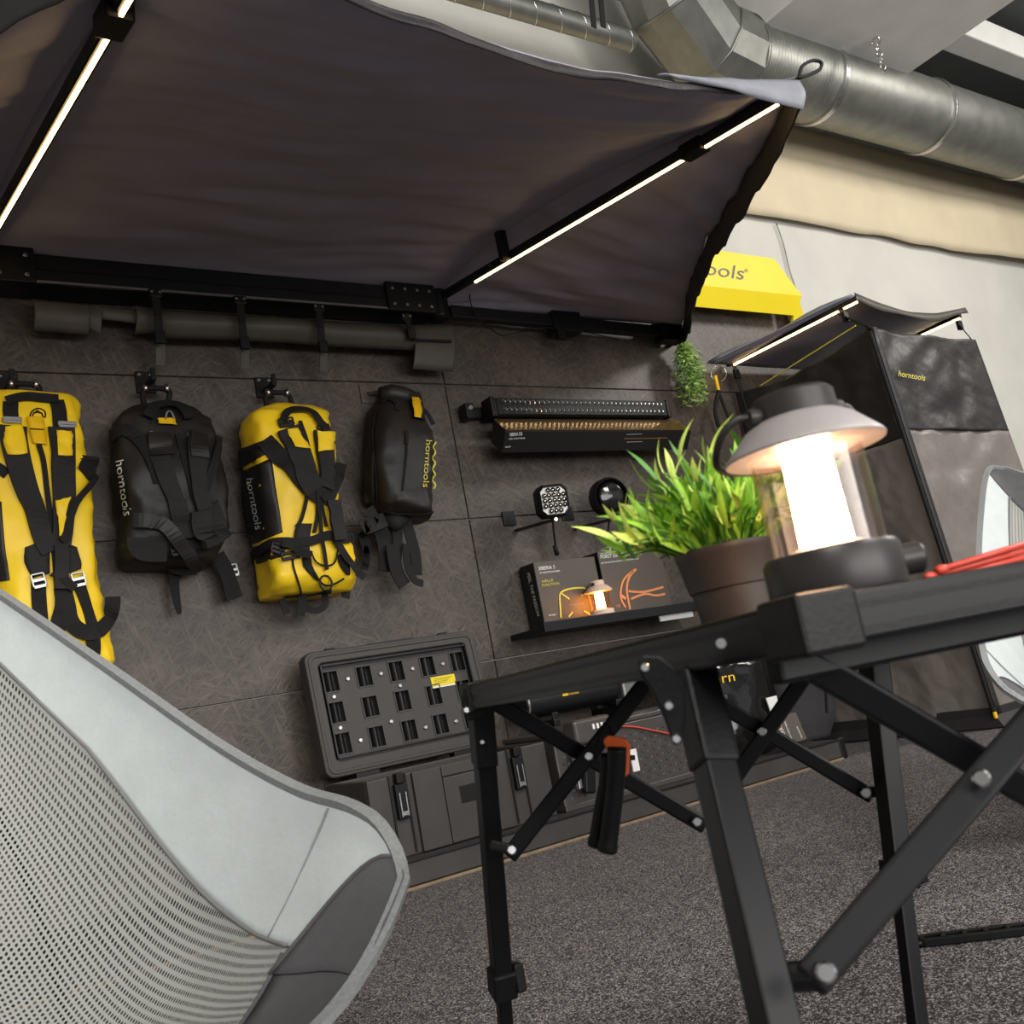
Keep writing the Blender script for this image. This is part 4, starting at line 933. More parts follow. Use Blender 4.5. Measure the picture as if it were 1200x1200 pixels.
obj('recess_panel',MB().span((cx0+.29,cy0-.010,PZ+.004),(cx1-.27,cy0+.004,cz-.045)),'crate',cr_,bev=.004)
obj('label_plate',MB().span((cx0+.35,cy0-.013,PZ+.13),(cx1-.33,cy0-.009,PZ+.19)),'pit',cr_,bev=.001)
obj('raised_panel',MB().span((cx0+.17,cy0-.014,PZ+.004),(cx0+.285,cy0+.004,cz-.004)).span((cx0+.287,cy0-.014,cz-.042),(cx1-.265,cy0+.004,cz-.004)).span((cx1-.265,cy0-.014,PZ+.004),(cx1-.2,cy0+.004,cz-.004)),'crate',cr_,bev=.003)
for lx in(cx0+.115,cx1-.15):
    g=obj('latch_channel',MB().span((lx-.035,cy0-.006,PZ+.01),(lx-.028,cy0+.002,cz)).span((lx+.028,cy0-.006,PZ+.01),(lx+.035,cy0+.002,cz)),'pit',cr_,bev=.001)
    l=obj('latch',MB().span((lx-.022,cy0-.022,cz-.15),(lx+.022,cy0,cz-.03)).span((lx-.015,cy0-.03,cz-.03),(lx+.015,cy0,cz+.006)),'plastic',cr_,bev=.004)
    obj('latch_wire',MB().bar((lx-.012,cy0-.026,cz-.14),(lx-.012,cy0-.026,cz-.06),.005,.005,(0,1,0)).bar((lx+.012,cy0-.026,cz-.14),(lx+.012,cy0-.026,cz-.06),.005,.005,(0,1,0)).bar((lx-.012,cy0-.027,cz-.13),(lx+.012,cy0-.027,cz-.13),.014,.006,(0,1,0)),'steel',l)
# lid: leaning back on the wall
lidp=V((1.545,3.62,.385)); ux=V((1,0,0)); uw=V((0,.115,1)).normalized(); un=ux.cross(uw); un=un if un.y<0 else -un
LW=.775; LH=.485
LP=lambda x,z,n=0: lidp+ux*x+uw*z+un*n
def lbox(x0,x1,z0,z1,n0,n1): 
    vs=[LP(x,z,n) for x in(x0,x1) for z in(z0,z1) for n in(n0,n1)]
    return vs,[(0,1,3,2),(4,6,7,5),(0,4,5,1),(2,3,7,6),(0,2,6,4),(1,5,7,3)]
def rrect(x0,x1,z0,z1,r,q=6):
    out=[]
    for cx,cz_,a0 in((x1-r,z1-r,0),(x0+r,z1-r,90),(x0+r,z0+r,180),(x1-r,z0+r,270)):
        for i in range(q+1): t_=math.radians(a0+90*i/q); out.append((cx+r*math.cos(t_),cz_+r*math.sin(t_)))
    return out
def frame_ring(o_,i_,n0,n1):
    mb=MB(); n=len(o_); mb.v=[LP(x,z,n0) for x,z in o_]+[LP(x,z,n1) for x,z in o_]+[LP(x,z,n1) for x,z in i_]+[LP(x,z,n0) for x,z in i_]
    for q in range(4):
        for k in range(n): j=(k+1)%n; mb.f.append((q*n+k,q*n+j,((q+1)%4)*n+j,((q+1)%4)*n+k))
    return mb
O_=rrect(0,LW,0,LH,.035); I_=rrect(.052,LW-.052,.058,LH-.05,.02)
lid=obj('lid',frame_ring(O_,I_,-.045,.02).add(*lbox(.04,LW-.04,.05,LH-.04,-.045,-.032)),'crate',cr_,bev=.006)
obj('lid_rim',frame_ring(rrect(.012,LW-.012,.012,LH-.012,.03),rrect(.026,LW-.026,.026,LH-.026,.025),.018,.024),'crate',lid,bev=.003)
mb=MB()
for a,bq,c_,d_ in((.055,LW-.055,.066,.072),(.055,LW-.055,LH-.064,LH-.058),(.055,.061,.066,LH-.058),(LW-.061,LW-.055,.066,LH-.058)): mb.add(*lbox(a,bq,c_,d_,-.03,.026))
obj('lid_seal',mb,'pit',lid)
# inner panel with 15 pockets
cfl=caster(plane=(LP(0,0,-.005),un))
def lc(px,py): p=cfl(px,py)[0]-lidp; return p.dot(ux),p.dot(uw)
a=lc(387.5,797); b_=lc(523.5,776.5); c_=lc(398,874); 
pxs=[a[0]+(b_[0]-a[0])*i/4 for i in range(5)]; pzs=[a[1],(a[1]+c_[1])/2,c_[1]]; pxs=[.098+i*(LW-.196)/4 for i in range(5)]; pzs=[LH-.122,LH-.243,.122]
pw,ph=.066,.082
xc=sorted([.05,LW-.05]+[x+s*pw/2 for x in pxs for s in(-1,1)]); zcuts=sorted([.058,LH-.05]+[z+s*ph/2 for z in pzs for s in(-1,1)])
mb=MB()
for i in range(len(xc)-1):
    for j in range(len(zcuts)-1):
        if i%2==1 and j%2==1: continue
        mb.add([LP(xc[i],zcuts[j],0),LP(xc[i+1],zcuts[j],0),LP(xc[i+1],zcuts[j+1],0),LP(xc[i],zcuts[j+1],0)],[(0,1,2,3)])
bm_=bmesh.new(); me=bpy.data.meshes.new('inner_panel'); me.from_pydata([tuple(v) for v in mb.v],[],mb.f); bm_.from_mesh(me); bmesh.ops.remove_doubles(bm_,verts=bm_.verts,dist=1e-5); bm_.to_mesh(me); bm_.free(); me.materials.append(M['crate']); link(bpy.data.objects.new('inner_panel',me),lid)
def pocket(x,z):
    mb=MB(); n=10; f=[]; bk=[]; dp=-.026
    for s in(-1,1):
        row=[]
        for i in range(n+1):
            t=i/n; xx=x-pw/2+pw*t; dd=dp+(.022*math.sin(math.pi*(t-.2)/.6) if .2<t<.8 else 0); row.append(LP(xx,z+s*ph/2,dd))
        bk.append(row)
    mb.grid(bk)
    for s in(-1,1):
        mb.grid([[LP(x-pw/2+pw*i/n,z+s*ph/2,0) for i in range(n+1)],bk[0 if s<0 else 1]])
        mb.add([LP(x+s*pw/2,z-ph/2,0),LP(x+s*pw/2,z+ph/2,0),LP(x+s*pw/2,z+ph/2,dp),LP(x+s*pw/2,z-ph/2,dp)],[(0,1,2,3)])
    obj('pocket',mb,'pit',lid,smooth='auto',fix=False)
    fr=MB(); r=.005
    for s in(-1,1): fr.bar(LP(x+s*pw/2,z-ph/2,.001),LP(x+s*pw/2,z+ph/2,.001),r,.005,un).bar(LP(x-pw/2,z+s*ph/2,.001),LP(x+pw/2,z+s*ph/2,.001),r,.005,un)
    obj('pocket_rim',fr,'crate',lid)
for z in pzs:
    for x in pxs: pocket(x,z)
for fx,fz in((.0,.5),(1,0),(2,.5),(3,0),(.5,0),(1.5,0),(2.5,0),(3.5,0),(.5,2),(1.5,1.6),(2.5,2),(3.5,2),(0,1.5),(4,1.5)):
    x=pxs[0]+fx*(pxs[1]-pxs[0]); z=pzs[0]+(pzs[1]-pzs[0])*(fz)
    if fx==int(fx): 
        if fz not in(.5,1.5): continue
    else: z=z if fz else pzs[0]
    s=obj('screw',disc(MB(),LP(x,z,0),un,.009,.006,10),'steel',lid,smooth='auto')
x,z=pxs[3]+.09,pzs[0]-.045
lab=obj('warning_label',MB().add(*lbox(pxs[3]+.0,pxs[3]+.115,pzs[0]-.088,pzs[0]-.048,.001,.0025)),'yellow_sign',lid)
for q in range(4): obj('printed_line',MB().add(*lbox(pxs[3]+.012,pxs[3]+.1-.01*q,pzs[0]-.058-q*.006,pzs[0]-.0565-q*.006,.0026,.003)),'cardblack',lab)
obj('label_strip',MB().add(*lbox(pxs[3]+.0,pxs[3]+.115,pzs[0]-.094,pzs[0]-.0885,.001,.0025)),'white',lab)
for x in(.17,LW-.17): obj('lid_hinge',MB().add(*lbox(x-.05,x+.05,-.02,.012,-.03,.015)),'plastic',lid,bev=.003)
obj('lid_handle_gap',MB().add(*lbox(LW/2-.1,LW/2+.1,LH-.006,LH+.004,-.02,.012)),'pit',lid)
for x in(.12,LW-.14): obj('lid_latch_seat',MB().add(*lbox(x-.02,x+.02,LH-.004,LH+.008,-.015,.01)),'plastic',lid,bev=.002)
# chequer plate box
bx0,bx1,by0,by1,bz=2.325,3.30,3.235,3.58,.375
db=thing('chequer_plate_box','grey embossed plate tool box standing right of the open crate','tool box',((bx0+bx1)/2,3.4,PZ))
obj('body',MB().span((bx0,by0,PZ),(bx1,by1,bz)),'dia',db,bev=.006)
mb=MB()
n=0
for i in range(int((bx1-bx0-.06)/.03)):
    for j in range(int((bz-PZ-.03)/.026)):
        x=bx0+.03+i*.03+(.015 if j%2 else 0); z=PZ+.02+j*.026; a=math.pi/4 if (i+j)%2 else -math.pi/4
        d=V((math.cos(a),0,math.sin(a)))*.011; e=V((-math.sin(a),0,math.cos(a)))*.0035; c=V((x,by0-.0005,z))
        mb.add([c-d,c+e,c+d,c-e,c+V((0,-.003,0))],[(0,1,4),(1,2,4),(2,3,4),(3,0,4)])
tag(obj('embossed_tread',mb,'dia',db),kind='stuff')
obj('lid',MB().span((bx0-.004,by0-.004,bz),(bx1+.004,by1+.004,bz+.02)),'dia',db,bev=.004); obj('bottom_rail',MB().span((bx0-.003,by0-.008,PZ),(bx1+.003,by0+.002,PZ+.022)),'dia',db,bev=.003)
# winch on brackets
wz=.53; wy=3.68
wa=aty(606,828,wy).x; wb_=aty(714,806,wy).x; wz=aty(660,817,wy).z
wi=thing('winch','black cylinder winch with silver gearbox on wall brackets behind the tool box','winch',(wa,wy,wz)); rr=.066
obj('motor',MB().lathe([(rr*.6,0),(rr,.006),(rr,wb_-wa),(rr*.7,wb_-wa+.006)],(wa,wy,wz),(1,0,0),36),'alu',wi,smooth='auto'); obj('motor_ring',MB().lathe([(rr+.001,.01),(rr+.006,.012),(rr+.006,.022),(rr+.001,.024)],(wa,wy,wz),(1,0,0),36),'steel',wi,smooth='auto')
cyl=MB().lathe([(rr,0),(rr,wb_-wa)],(wa,wy,wz),(1,0,0),48); cw=caster(bvh_of(cyl))
patch('brand_plate',wi,'yellow_flat',cw,[(659,806),(659,812),(659,816)],[(666,805),(666,811),(666,815)],.001,nu=3)
text_px('lettering',wi,'yellow_flat','HORN',(667,809.5),(685,806.5),4.4,cw,.002); text_px('lettering',wi,'yellow_flat','tools',(667,814.5),(678,812.5),3.4,cw,.002)
gx=aty(722,804,wy).x
obj('gearbox',MB().span((gx-.02,wy-.07,wz-.075),(gx+.10,wy+.07,wz+.075)),'galv',wi,bev=.012); obj('gear_label',MB().span((gx-.012,wy-.073,wz+.01),(gx+.05,wy-.069,wz+.055)),'white',wi)
obj('gear_rib',MB().box((gx+.06,wy-.074,wz),(.012,.012,.14)).box((gx+.085,wy-.074,wz),(.012,.012,.14)),'steel',wi,bev=.003); obj('drum',MB().lathe([(.05,0),(.052,.005),(.052,.24),(.045,.25)],(gx+.10,wy,wz-.008),(1,0,0),32),'steel',wi,smooth='auto')
for x in(wa+.14,wb_-.02,gx+.04): obj('wall_bracket',MB().box((x,wy+.02,wz-.10),(.035,.20,.03)).box((x,D-.008,wz-.06),(.035,.012,.16)).box((x,wy-.07,wz-.085),(.035,.012,.06)),'plastic',wi,bev=.004)
# control box + clamp on the tool box
q0=aty(672,845,3.15); q1=aty(716,838,3.15); kzt=q0.z; kzb=aty(690,872,3.15).z
kb=thing('control_box','small grey control box with vent slots fixed on the front of the plate tool box','control box',(q0.x,3.2,kzb))
obj('case',MB().span((q0.x,3.155,kzb),(q1.x,3.2325,kzt)),'dia',kb,bev=.014,seg=3)
for i in range(4): obj('vent_slot',MB().box((q1.x-.095+i*.021,3.153,(kzt+kzb)/2+.012),(.010,.006,.020)),'white',kb,bev=.001)
ck=aty(688,895,3.2); cl=thing('cable_clamp','black and silver cable clamp hanging below the control box','clamp',(ck.x,3.2,.35))
obj('jaw',MB().bar(aty(672,880,3.2),aty(680,925,3.2),.02,.02,(0,1,0)).bar(aty(672,880,3.2),aty(694,872,3.2),.02,.02,(0,1,0)),'steel',cl,bev=.004); obj('grip',MB().bar(aty(688,880,3.19),aty(690,930,3.19),.05,.035,(0,1,0)),'plastic',cl,bev=.008)
obj('tag',MB().bar(aty(741,878,3.19),aty(746,904,3.19),.035,.008,(0,1,0)),'white',cl,bev=.002); obj('bar',MB().bar(aty(690,885,3.195),aty(742,888,3.195),.03,.02),'plastic',cl,bev=.004)
tag(obj('power_cable',MB().tube(cat([aty(x,y,3.225) for x,y in((722,851),(745,852),(770,857),(795,861),(815,858))],5),.004,6),'red',smooth=True),'thin dark red cable lying across the front of the plate tool box','cable')
# glossy bag, soft bag, small card box
def pouch(name,label,cat_,levels,Y0,depth,m,nz,k,ex=2.4):
    t=thing(name,label,cat_,aty(*levels[-1][0],Y0)); rows=[]; N=28
    A=cat([V((*aty(*l,Y0).xz,d)) for l,r,d in levels],4); B=cat([V((*aty(*r,Y0).xz,d)) for l,r,d in levels],4); mb=MB()
    for a,b in zip(A,B):
        for i in range(N):
            th=2*math.pi*i/N; c=math.cos(th); s=math.sin(th); cx=math.copysign(abs(c)**(2/ex),c); sy=math.copysign(abs(s)**(2/ex),s); tt=(cx+1)/2
            p=V((a.x+(b.x-a.x)*tt,Y0-sy*a.z*depth/2,a.y+(b.y-a.y)*tt)); p+=V((cx*.4,-sy,0))*(wave(p+V((k,0,0)),9,nz)+wave(p+V((k,2,0)),22,nz*.5)); mb.v.append(p)
    R=len(A)
    for i in range(R-1):
        for q in range(N): mb.f.append((i*N+q,i*N+(q+1)%N,(i+1)*N+(q+1)%N,(i+1)*N+q))
    mb.f+=[tuple(reversed(range(N))),tuple((R-1)*N+q for q in range(N))]
    obj('body',mb,m,t,smooth=True); return t,caster(bvh_of(mb))
t,cb_=pouch('plastic_bag','glossy black plastic bag with yellow lettering standing beside the plate tool box','bag',[((822,778),(884,768),.25),((826,792),(890,780),.7),((832,830),(899,815),1),((842,868),(905,850),1),((846,890),(906,877),.75)],3.37,.13,'shiny',.022,3)
text_px('lettering',t,'yellow_flat','horn',(826,804),(861,798),12,cb_,.004); text_px('lettering',t,'yellow_flat','tools',(830,813),(843,810),6,cb_,.004)
t,cs_=pouch('soft_bag','rounded charcoal soft bag leaning against the left side of the tent','bag',[((895,765),(952,752),.7),((897,785),(962,775),1),((905,815),(970,805),1),((914,845),(972,836),1),((922,872),(966,862),.8)],3.42,.20,'softblack',.008,8)
ribbon('seam',t,'webbing',cs_,[(904,780),(908,810),(922,842),(940,852)],.012); ribbon('seam',t,'webbing',cs_,[(958,775),(966,805),(968,835)],.012)
cx_=thing('small_carton','small dark carton with white print leaning beside the glossy bag','carton',aty(928,870,3.22))
q=[aty(905,842,3.20),aty(933,835,3.20),aty(946,866,3.18),aty(917,875,3.18)]; obj('box',MB().prism(q,(.0,.045,.008)),'card',cx_,bev=.002)
n_=(q[1]-q[0]).cross(q[3]-q[0]).normalized(); cfb=caster(plane=(q[0],n_))
text_px('lettering',cx_,'white','SIBERIA SR',(922,866),(914,846),4.5,cfb,.002); text_px('lettering',cx_,'white','LED LIGHTBAR',(928,866),(920,845),2,cfb,.002); text_px('lettering',cx_,'white','horntools',(940,864),(934,851),2,cfb,.002)
tag(obj('price_card',MB().prism([aty(898,818,3.3),aty(910,815,3.3),aty(914,832,3.3),aty(904,836,3.3)],(0,.006,0)),'white'),'small white card standing between the glossy bag and the soft bag','card')

# ================================================================== SHOWER TENT
te=thing('shower_tent','tall black and grey privacy tent with zipped corner hanging by the wall','tent',(4.9,3.2,0))
TZ=1.995; TM=1.47; FLt=V((4.37,2.79,2.01)); FLb=V((4.56,2.79,.03)); FRt=aty(1143,398,2.79); FRb=V((5.62,2.79,.03)); BLt=V((4.44,3.76,2.02)); BLb=V((4.46,3.76,.05)); BRt=V((5.4,3.76,2.0)); BRb=V((5.62,3.76,.05))
def face(nm,a,b,c,d,t0,t1,m,k,n0=40,par=None,sag=.05):
    """a,b top corners, c,d bottom corners; t0..t1 share from the top"""
    rows=[]; no=(b-a).cross(c-a).normalized()
    for i in range(n0+1):
        t=t0+(t1-t0)*i/n0; L=a.lerp(c,t); R=b.lerp(d,t); r=[]
        for j in range(n0+1):
            s=j/n0; w=math.sin(math.pi*s); p=L.lerp(R,s); p=p+no*(wave((s*3,t*6,k),1.4,.03)*w+wave((s*6,t*18+s*5,k),1.,.012)*min(1,3*w)+wave((s*14,t*30-s*9,k),1.,.005)*min(1,3*w))
            if t0==0: p=p+V((0,0,-sag*w*(1-t/t1)))
            r.append(p)
        rows.append(r)
    return obj(nm,MB().grid(rows),m,te,smooth=True,solid=.003)
tm=(2.0-TM)/1.97
face('front_upper',FLt,FRt,FLb,FRb,0,tm,'tentblack',1,sag=.015); face('front_lower',FLt,FRt,FLb,FRb,tm,1,'tentgrey',2,60)
face('side_upper',BLt,FLt,BLb,FLb,0,tm+.02,'tentblack',3); face('side_lower',BLt,FLt,BLb,FLb,tm+.02,1,'tentgrey',4,60)
face('far_side',FRt,BRt,FRb,BRb,0,1,'tentgrey',6)
def zpt(t,o=.006): return FLt.lerp(FLb,t)+V((-o,-o,0))
obj('zip',MB().tube([zpt(i/20,.01) for i in range(21)],.010,6),'webbing',te,smooth=True)
mb=MB(); mb.grid([[FLt.lerp(FLb,i/20)+V((x,-.012,0)) for i in range(21)] for x in(.012,.03,.05)]); obj('zip_flap',mb,'tentblack',te,solid=.004,smooth=True)
obj('zip_puller',MB().box(zpt(.985,.02),(.02,.012,.03)),'yellow_flat',te,bev=.003)
sk=MB().grid([[BLb+V((0,0,.03)),FLb+V((-.01,-.01,.03)),FRb+V((0,-.01,.03))],[BLb+V((-.05,0,-.04)),FLb+V((-.04,-.06,-.025)),FRb+V((.3,-.06,-.025))]]); obj('skirt',sk,'tentblack',te,solid=.004)
obj('hem_band',MB().bar(FLb+V((0,-.008,.02)),FRb+V((0,-.008,.02)),.012,.09,(0,0,1)).bar(BLb+V((-.008,0,.02)),FLb+V((-.008,0,.02)),.012,.09,(0,0,1)),'tentblack',te,bev=.003)
cft=caster(plane=((0,2.775,0),(0,1,0))); text_px('lettering',te,'lime','horntools',(1052,441),(1083,446.5),7,cft,.004)
# small awning above the tent
ca_=thing('tent_awning','small grey canopy with light strips mounted on the wall above the tent','awning',(4.9,3.5,2.2))
A1=aty(832,426,3.74); A2=atx(1001,346,4.47); A3=aty(1131,363,A2.y); A4=V((A3.x-.03,3.76,A1.z+.0))
rows=[]
for i in range(21):
    t=i/20; r=[]
    for j in range(21):
        s=j/20; p=A1.lerp(A2,t).lerp(A4.lerp(A3,t),s); w=math.sin(math.pi*s); p=p+V((0,0,-.07*w*t+wave((s*4,t*4,3),1.,.012)*w)); r.append(p)
    rows.append(r)
obj('canopy',MB().grid(rows),'canopy',ca_,smooth=True,solid=.006)
obj('side_valance',MB().grid([[A1.lerp(A2,i/10)+V((-.012,0,.012+.01*math.sin(i))) for i in range(11)],[A1.lerp(A2,i/10)+V((-.02,0,-.004)) for i in range(11)]]),'canopy_grey',ca_,smooth=True,solid=.004)
obj('front_valance',MB().grid([[rows[-1][j]+V((0,-.004,.012)) for j in range(21)],[rows[-1][j]+V((0,-.012,-.03-.01*math.sin(j*.6))) for j in range(21)]]),'pvc',ca_,smooth=True,solid=.004)
def arm2(a,b,segs):
    o=obj('arm',MB().bar(a,b,.03,.025),'alu',ca_,bev=.003)
    for s0,s1 in segs: obj('light_strip',MB().bar(a.lerp(b,s0)-up*.017,a.lerp(b,s1)-up*.017,.011,.008),'led',o)
a1=aty(852,428,3.68); a2=aty(1010,350,A2.y+.03); a2=atx(1006,352,4.50)
a1=atx(853,430,4.44); a2=atx(1006,352,4.44); arm2(a1+up*.012,a2+up*.012,[(.04,.86),(.90,.99)])
d=(a2-a1); q2=aty(1126,372,A3.y+.03); arm2(q2-d*.95+up*.015,q2+up*.015,[(.45,.99)])
def tie(p,q,nm='tie_strap'):
    o=obj(nm,MB().bar(p,q,.03,.005,(0,1,0)),'webbing',ca_); obj('buckle',MB().box(p.lerp(q,.2),(.04,.02,.055)),'plastic',o,bev=.004)
tie(a1.lerp(a2,.84)+V((0,-.02,-.02)),FLt+V((-.02,-.03,-.02))); tie(aty(1121,377,A3.y+.05),FRt+V((-.03,0,-.01))); tie(a1.lerp(a2,.05),BLt+V((0,-.06,-.15)))
tag(obj('tent_line',MB().tube([BLt+V((-.02,-.2,-.03)),FLt+V((-.02,.05,.03))],.004,5),'lime',ca_),None)
ly=thing('lanyard','black lanyard with yellow clip and ring hanging by the tent corner','lanyard',aty(840,440,3.7))
obj('ring',MB().tube([aty(842+9*math.cos(i*.4),438+9*math.sin(i*.4),3.66) for i in range(16)],.003,5,closed=True),'steel',ly,smooth=True); obj('clip',MB().bar(aty(838,440,3.66),aty(842,458,3.66),.018,.014,(0,1,0)),'yellow_flat',ly,bev=.003)
obj('cord',MB().tube(cat([aty(842,458,3.66),aty(838,480,3.66),aty(842,500,3.66)],4),.012,6).tube(cat([aty(842,458,3.66),aty(850,480,3.66),aty(858,500,3.66)],4),.010,6),'webbing',ly,smooth=True)
# trailing plant on the wall
tp_=aty(799,400,3.70); tr=thing('trailing_plant','green trailing plant hanging on the dark wall below the canopy edge','plant',tp_)
obj('hanger',MB().bar(aty(800,396,3.66),V((aty(800,396,3.7).x,D-.002,aty(800,396,3.7).z)),.02,.02),'plastic',tr)
mb=MB(); stm=MB()
for i in range(26):
    a=random.uniform(0,6.28); r=random.uniform(.01,.105); L=random.uniform(.20,.38); p0=aty(800,400,3.69); pts=[]
    for k in range(9):
        t=k/8; pts.append(p0+V((math.cos(a)*r*min(1,t*2.4)+wave((i,k,0),.7,.02),math.sin(a)*r*.7*min(1,t*2.4),.03*math.sin(t*3)-L*t)))
    pts=cat(pts,3); stm.tube(pts,.0016,4)
    for q in pts[2:]:
        for z in range(2):
            d=V((random.uniform(-1,1),random.uniform(-1,1),random.uniform(-.9,.3))).normalized(); L2=random.uniform(.028,.05); s=d.orthogonal().normalized()*.0065
            mb.add([q,q+d*L2*.5+s,q+d*L2,q+d*L2*.5-s],[(0,1,2,3)])
for v in mb.v: v.y=min(v.y,D-.005)
tag(obj('foliage',mb,'fern',tr,fix=False),kind='stuff'); obj('stem',stm,'leaf3',tr,smooth=True)

# ================================================================== CHAIRS
def make_chair():
    t=thing('camping_chair','pale grey folding camping chair with mesh back in the left foreground','chair')
    X0=.35
    cen=[V((X0-b,0,z)) for b,z in((-.02,.235),(.14,.19),(.32,.165),(.50,.20),(.72,.40),(.92,.66),(1.12,.93))]
    sid=[V((X0-b,y,z)) for b,y,z in((0,.31,.395),(.11,.32,.452),(.245,.33,.490),(.43,.33,.580),(.725,.32,.760),(1.08,.28,.990),(1.17,.24,1.03))]
    def crv(P,v):
        x=v*(len(P)-1); i=min(len(P)-2,int(x)); f=x-i; g=lambda j:P[max(0,min(len(P)-1,j))]; a,b,c,d=g(i-1),g(i),g(i+1),g(i+2)
        return .5*((2*b)+(c-a)*f+(2*a-5*b+4*c-d)*f*f+(3*b-a-3*c+d)*f**3)
    def S(u,v,off=0):
        u*=1-.10*max(0,1-v/.13)**2-.10*max(0,(v-.9)/.1)**2
        c=crv(cen,v); s=crv(sid,v); a=abs(u); p=V((c.x+(s.x-c.x)*a**2.3, s.y*math.copysign(math.sin(a*math.pi/2)**.95,u) if False else s.y*u, c.z+(s.z-c.z)*a**2.3))
        return p+V((0,0,off))
    def N(u,v):
        e=1e-3; n=(S(min(1,u+e),v)-S(max(-1,u-e),v)).cross(S(u,min(1,v+e))-S(u,max(0,v-e))).normalized(); return n if n.z>0 or n.x>0 else -n
    def seam(v): # half width of the mesh field
        return .30+.44*min(1,max(0,(1-v)/.35))-.0*v if v>.6 else .74
    seam=lambda v: .66+.16*min(1,max(0,(v-.15)/.5))
    def sheet(nm,uf0,uf1,v0,v1,m,nu,nv,off=0,uv=None,solid=.003):
        mb=MB(); rows=[]; g=lambda f,a: f(a) if callable(f) else f
        if uv: mb.uv=[]
        for i in range(nv+1):
            r=[]
            for j in range(nu+1):
                a=j/nu; v=g(v0,a)+(g(v1,a)-g(v0,a))*i/nv; u=uf0(v)+(uf1(v)-uf0(v))*a; p=S(u,v)
                wv=wave((u*3,v*5,1),1.3,.008)*(1-abs(u)**4)+wave((u*9,v*12,5),1.,.0015); p=p+N(u,v)*(off+wv); r.append(p)
                if uv: mb.uv.append((u*.30*uv,v*1.5*uv))
            rows.append(r)
        mb.grid(rows); return obj(nm,mb,m,t,fix=False,smooth=True,solid=solid)
    vf=.215; up_=.60
    vt=lambda u: .012+.205*max(0,(1-u)/(1-up_))**.6
    sheet('mesh_panel',lambda v:-seam(v),lambda v:seam(v),vf,.86,'chairmesh',44,60,uv=140,solid=0)
    for s in(1,-1):
        sheet('side_panel',lambda v:s*seam(v),lambda v:s*1.0,lambda a:vt(seam(.2)+(1-seam(.2))*a),.86,'chair',16,50)
        sheet('corner_pocket',lambda v:s*up_,lambda v:s*1.0,0,lambda a:vt(up_+(1-up_)*a),'chairdark',14,10,off=.005)
    sheet('headrest',lambda v:-1.,lambda v:1.,.86,1.,'chairdark',40,12)
    sheet('front_panel',lambda v:-.66,lambda v:.66,0,vf,'chairdark',30,8,off=.001)
    # trim all round and the inner seam
    rim=[S(1,i/40) for i in range(41)]+[S(1-2*i/24,1) for i in range(1,24)]+[S(-1,1-i/40) for i in range(41)]+[S(-1+2*i/24,0) for i in range(1,24)]
    def trim(line,nm,m,r,closed=False): obj(nm,MB().tube(line,r,6,closed=closed),m,t,smooth=True)
    mb=MB(); n=len(rim)
    # flat webbing folded over the edge
    c0_=V((-.1,0,.55)); rows=[[],[],[],[]]
    for i,p in enumerate(rim+[rim[0]]):
        q=rim[(i+1)%n]; o=rim[(i-1)%n]; tt=(q-o).normalized(); inn=(V((p.x*.55-.06,0,p.z*.75+.05))-p); inn=(inn-tt*inn.dot(tt)).normalized(); nn=tt.cross(inn).normalized()
        rows[0].append(p-inn*.005+nn*.005); rows[1].append(p+inn*.011+nn*.005); rows[2].append(p+inn*.011-nn*.005); rows[3].append(p-inn*.005-nn*.005)
    mb.grid(rows+[rows[0]]); obj('edge_trim',mb,'piping',t,smooth='auto')
    for s in(1,-1):
        trim([S(s*seam(v),v)+N(s*seam(v),v)*.003 for v in[.215+.645*i/40 for i in range(41)]],'seam','chairmid',.003)
        trim([S(s*(up_+(1-up_)*i/14),vt(up_+(1-up_)*i/14))+N(s*.8,.1)*.007 for i in range(14)],'seam','chairdark',.003)
        trim([S(s*(seam(.27)+(.98-seam(.27))*i/8),.27-.03*i/8)+N(s*.85,.27)*.003 for i in range(9)],'seam','piping',.0018)
    trim([S(-.66+1.32*i/24,vf)+N(-.66+1.32*i/24,vf)*.004 for i in range(25)],'seam','chairdark',.003)
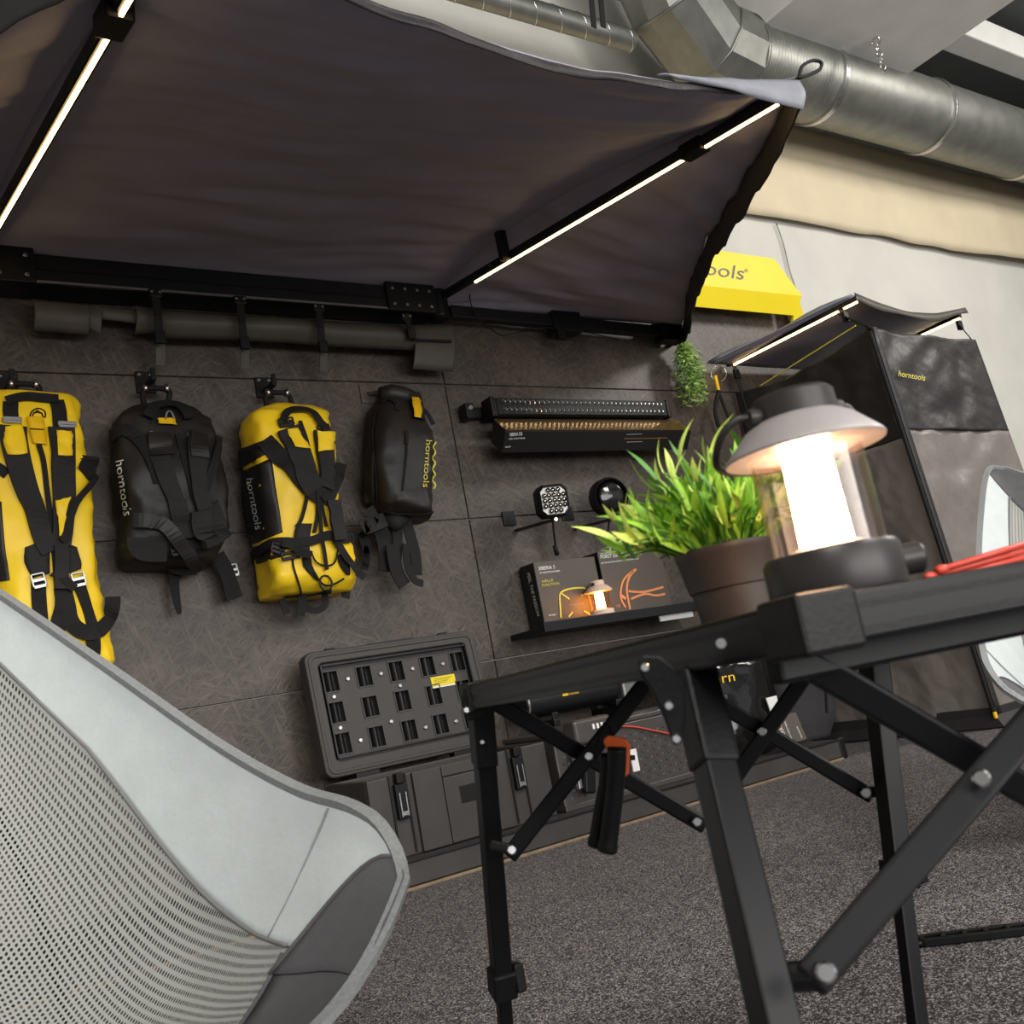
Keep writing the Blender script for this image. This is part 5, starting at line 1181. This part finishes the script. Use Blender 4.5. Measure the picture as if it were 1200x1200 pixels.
    # poles and feet
    for s in(1,-1):
        a=V((X0-.07,s*.24,.30)); obj('pole',MB().tube(cat([a,V((.20,s*.19,.20)),V((.06,s*.10,.12))],6),.009,8),'alu_s',t,smooth=True)
        obj('pole',MB().tube(cat([V((X0-1.15,s*.19,.88)),V((X0-.86,s*.22,.40)),V((-.20,s*.12,.115))],8),.009,8),'alu_s',t,smooth=True)
        obj('leg',MB().tube([V((.06,s*.10,.12)),V((.26,s*.25,.012))],.010,8),'alu_s',t,smooth=True); obj('leg',MB().tube([V((-.20,s*.12,.115)),V((-.40,s*.27,.012))],.010,8),'alu_s',t,smooth=True)
        for x,y in((.26,.25),(-.40,.27)): obj('foot_cap',MB().lathe([(.014,0),(.016,.01),(.012,.03)],(x,s*y,0),n=12),'plastic',t,smooth=True)
        obj('pole_cap',MB().tube([a+V((0,0,.005)),a+V((-.045,-s*.03,-.05))],.015,10),'plastic',t,smooth=True)
    obj('hub',MB().bar(V((.06,-.10,.12)),V((.06,.10,.12)),.03,.03).bar(V((-.20,-.12,.115)),V((-.20,.12,.115)),.03,.03).bar(V((.06,0,.12)),V((-.20,0,.115)),.03,.03),'plastic',t,bev=.005)
    return t
chair=make_chair()
pc=atd(472,975,1.30)   # far front corner of the seat
def put(ch,F_,corner,sgn,k):
    fw=V(F_).normalized(); lf=V((-fw.y,fw.x,0)); o=corner-fw*.35*k-lf*sgn*.29*k
    ch.scale=(k,k,k); ch.location=(o.x,o.y,0); ch.rotation_euler=(0,0,math.atan2(fw.y,fw.x))
c2_=copy_tree(chair); c2_['label']='pale grey camping chair standing behind the table before the tent'
put(chair,(.294,-.94,0),pc,1,1.0)
put(c2_,(-.92,-.42,0),atd(1160,765,2.4),-1,1.0)
for c in(chair,c2_): c['group']='pale grey camping chairs'
# floor strip
s0=atz(1082,1108,0.0); s1=atz(1235,1090,0.0); fs=thing('floor_strip','flat black slotted strip lying on the carpet at the right','strip',s0)
dd=(s1-s0).normalized(); pp=V((-dd.y,dd.x,0)); L_=(s1-s0).length
mb=MB()
for s in(-1,1): mb.bar(s0+pp*s*.014+up*.008,s1+pp*s*.014+up*.008,.008,.014)
for i in range(7): c=s0+dd*(L_*i/6); mb.bar(c-pp*.016+up*.008,c+pp*.016+up*.008,.008,.014)
obj('frame',mb,'plastic',fs,bev=.002); obj('web',MB().bar(s0+up*.004,s1+up*.004,.024,.004),'shiny',fs); obj('end_loop',MB().tube([s0-dd*.012+dd*.015*math.cos(i*.6)+pp*.016*math.sin(i*.6)+up*.008 for i in range(10)],.005,6,closed=True),'plastic',fs,smooth=True)
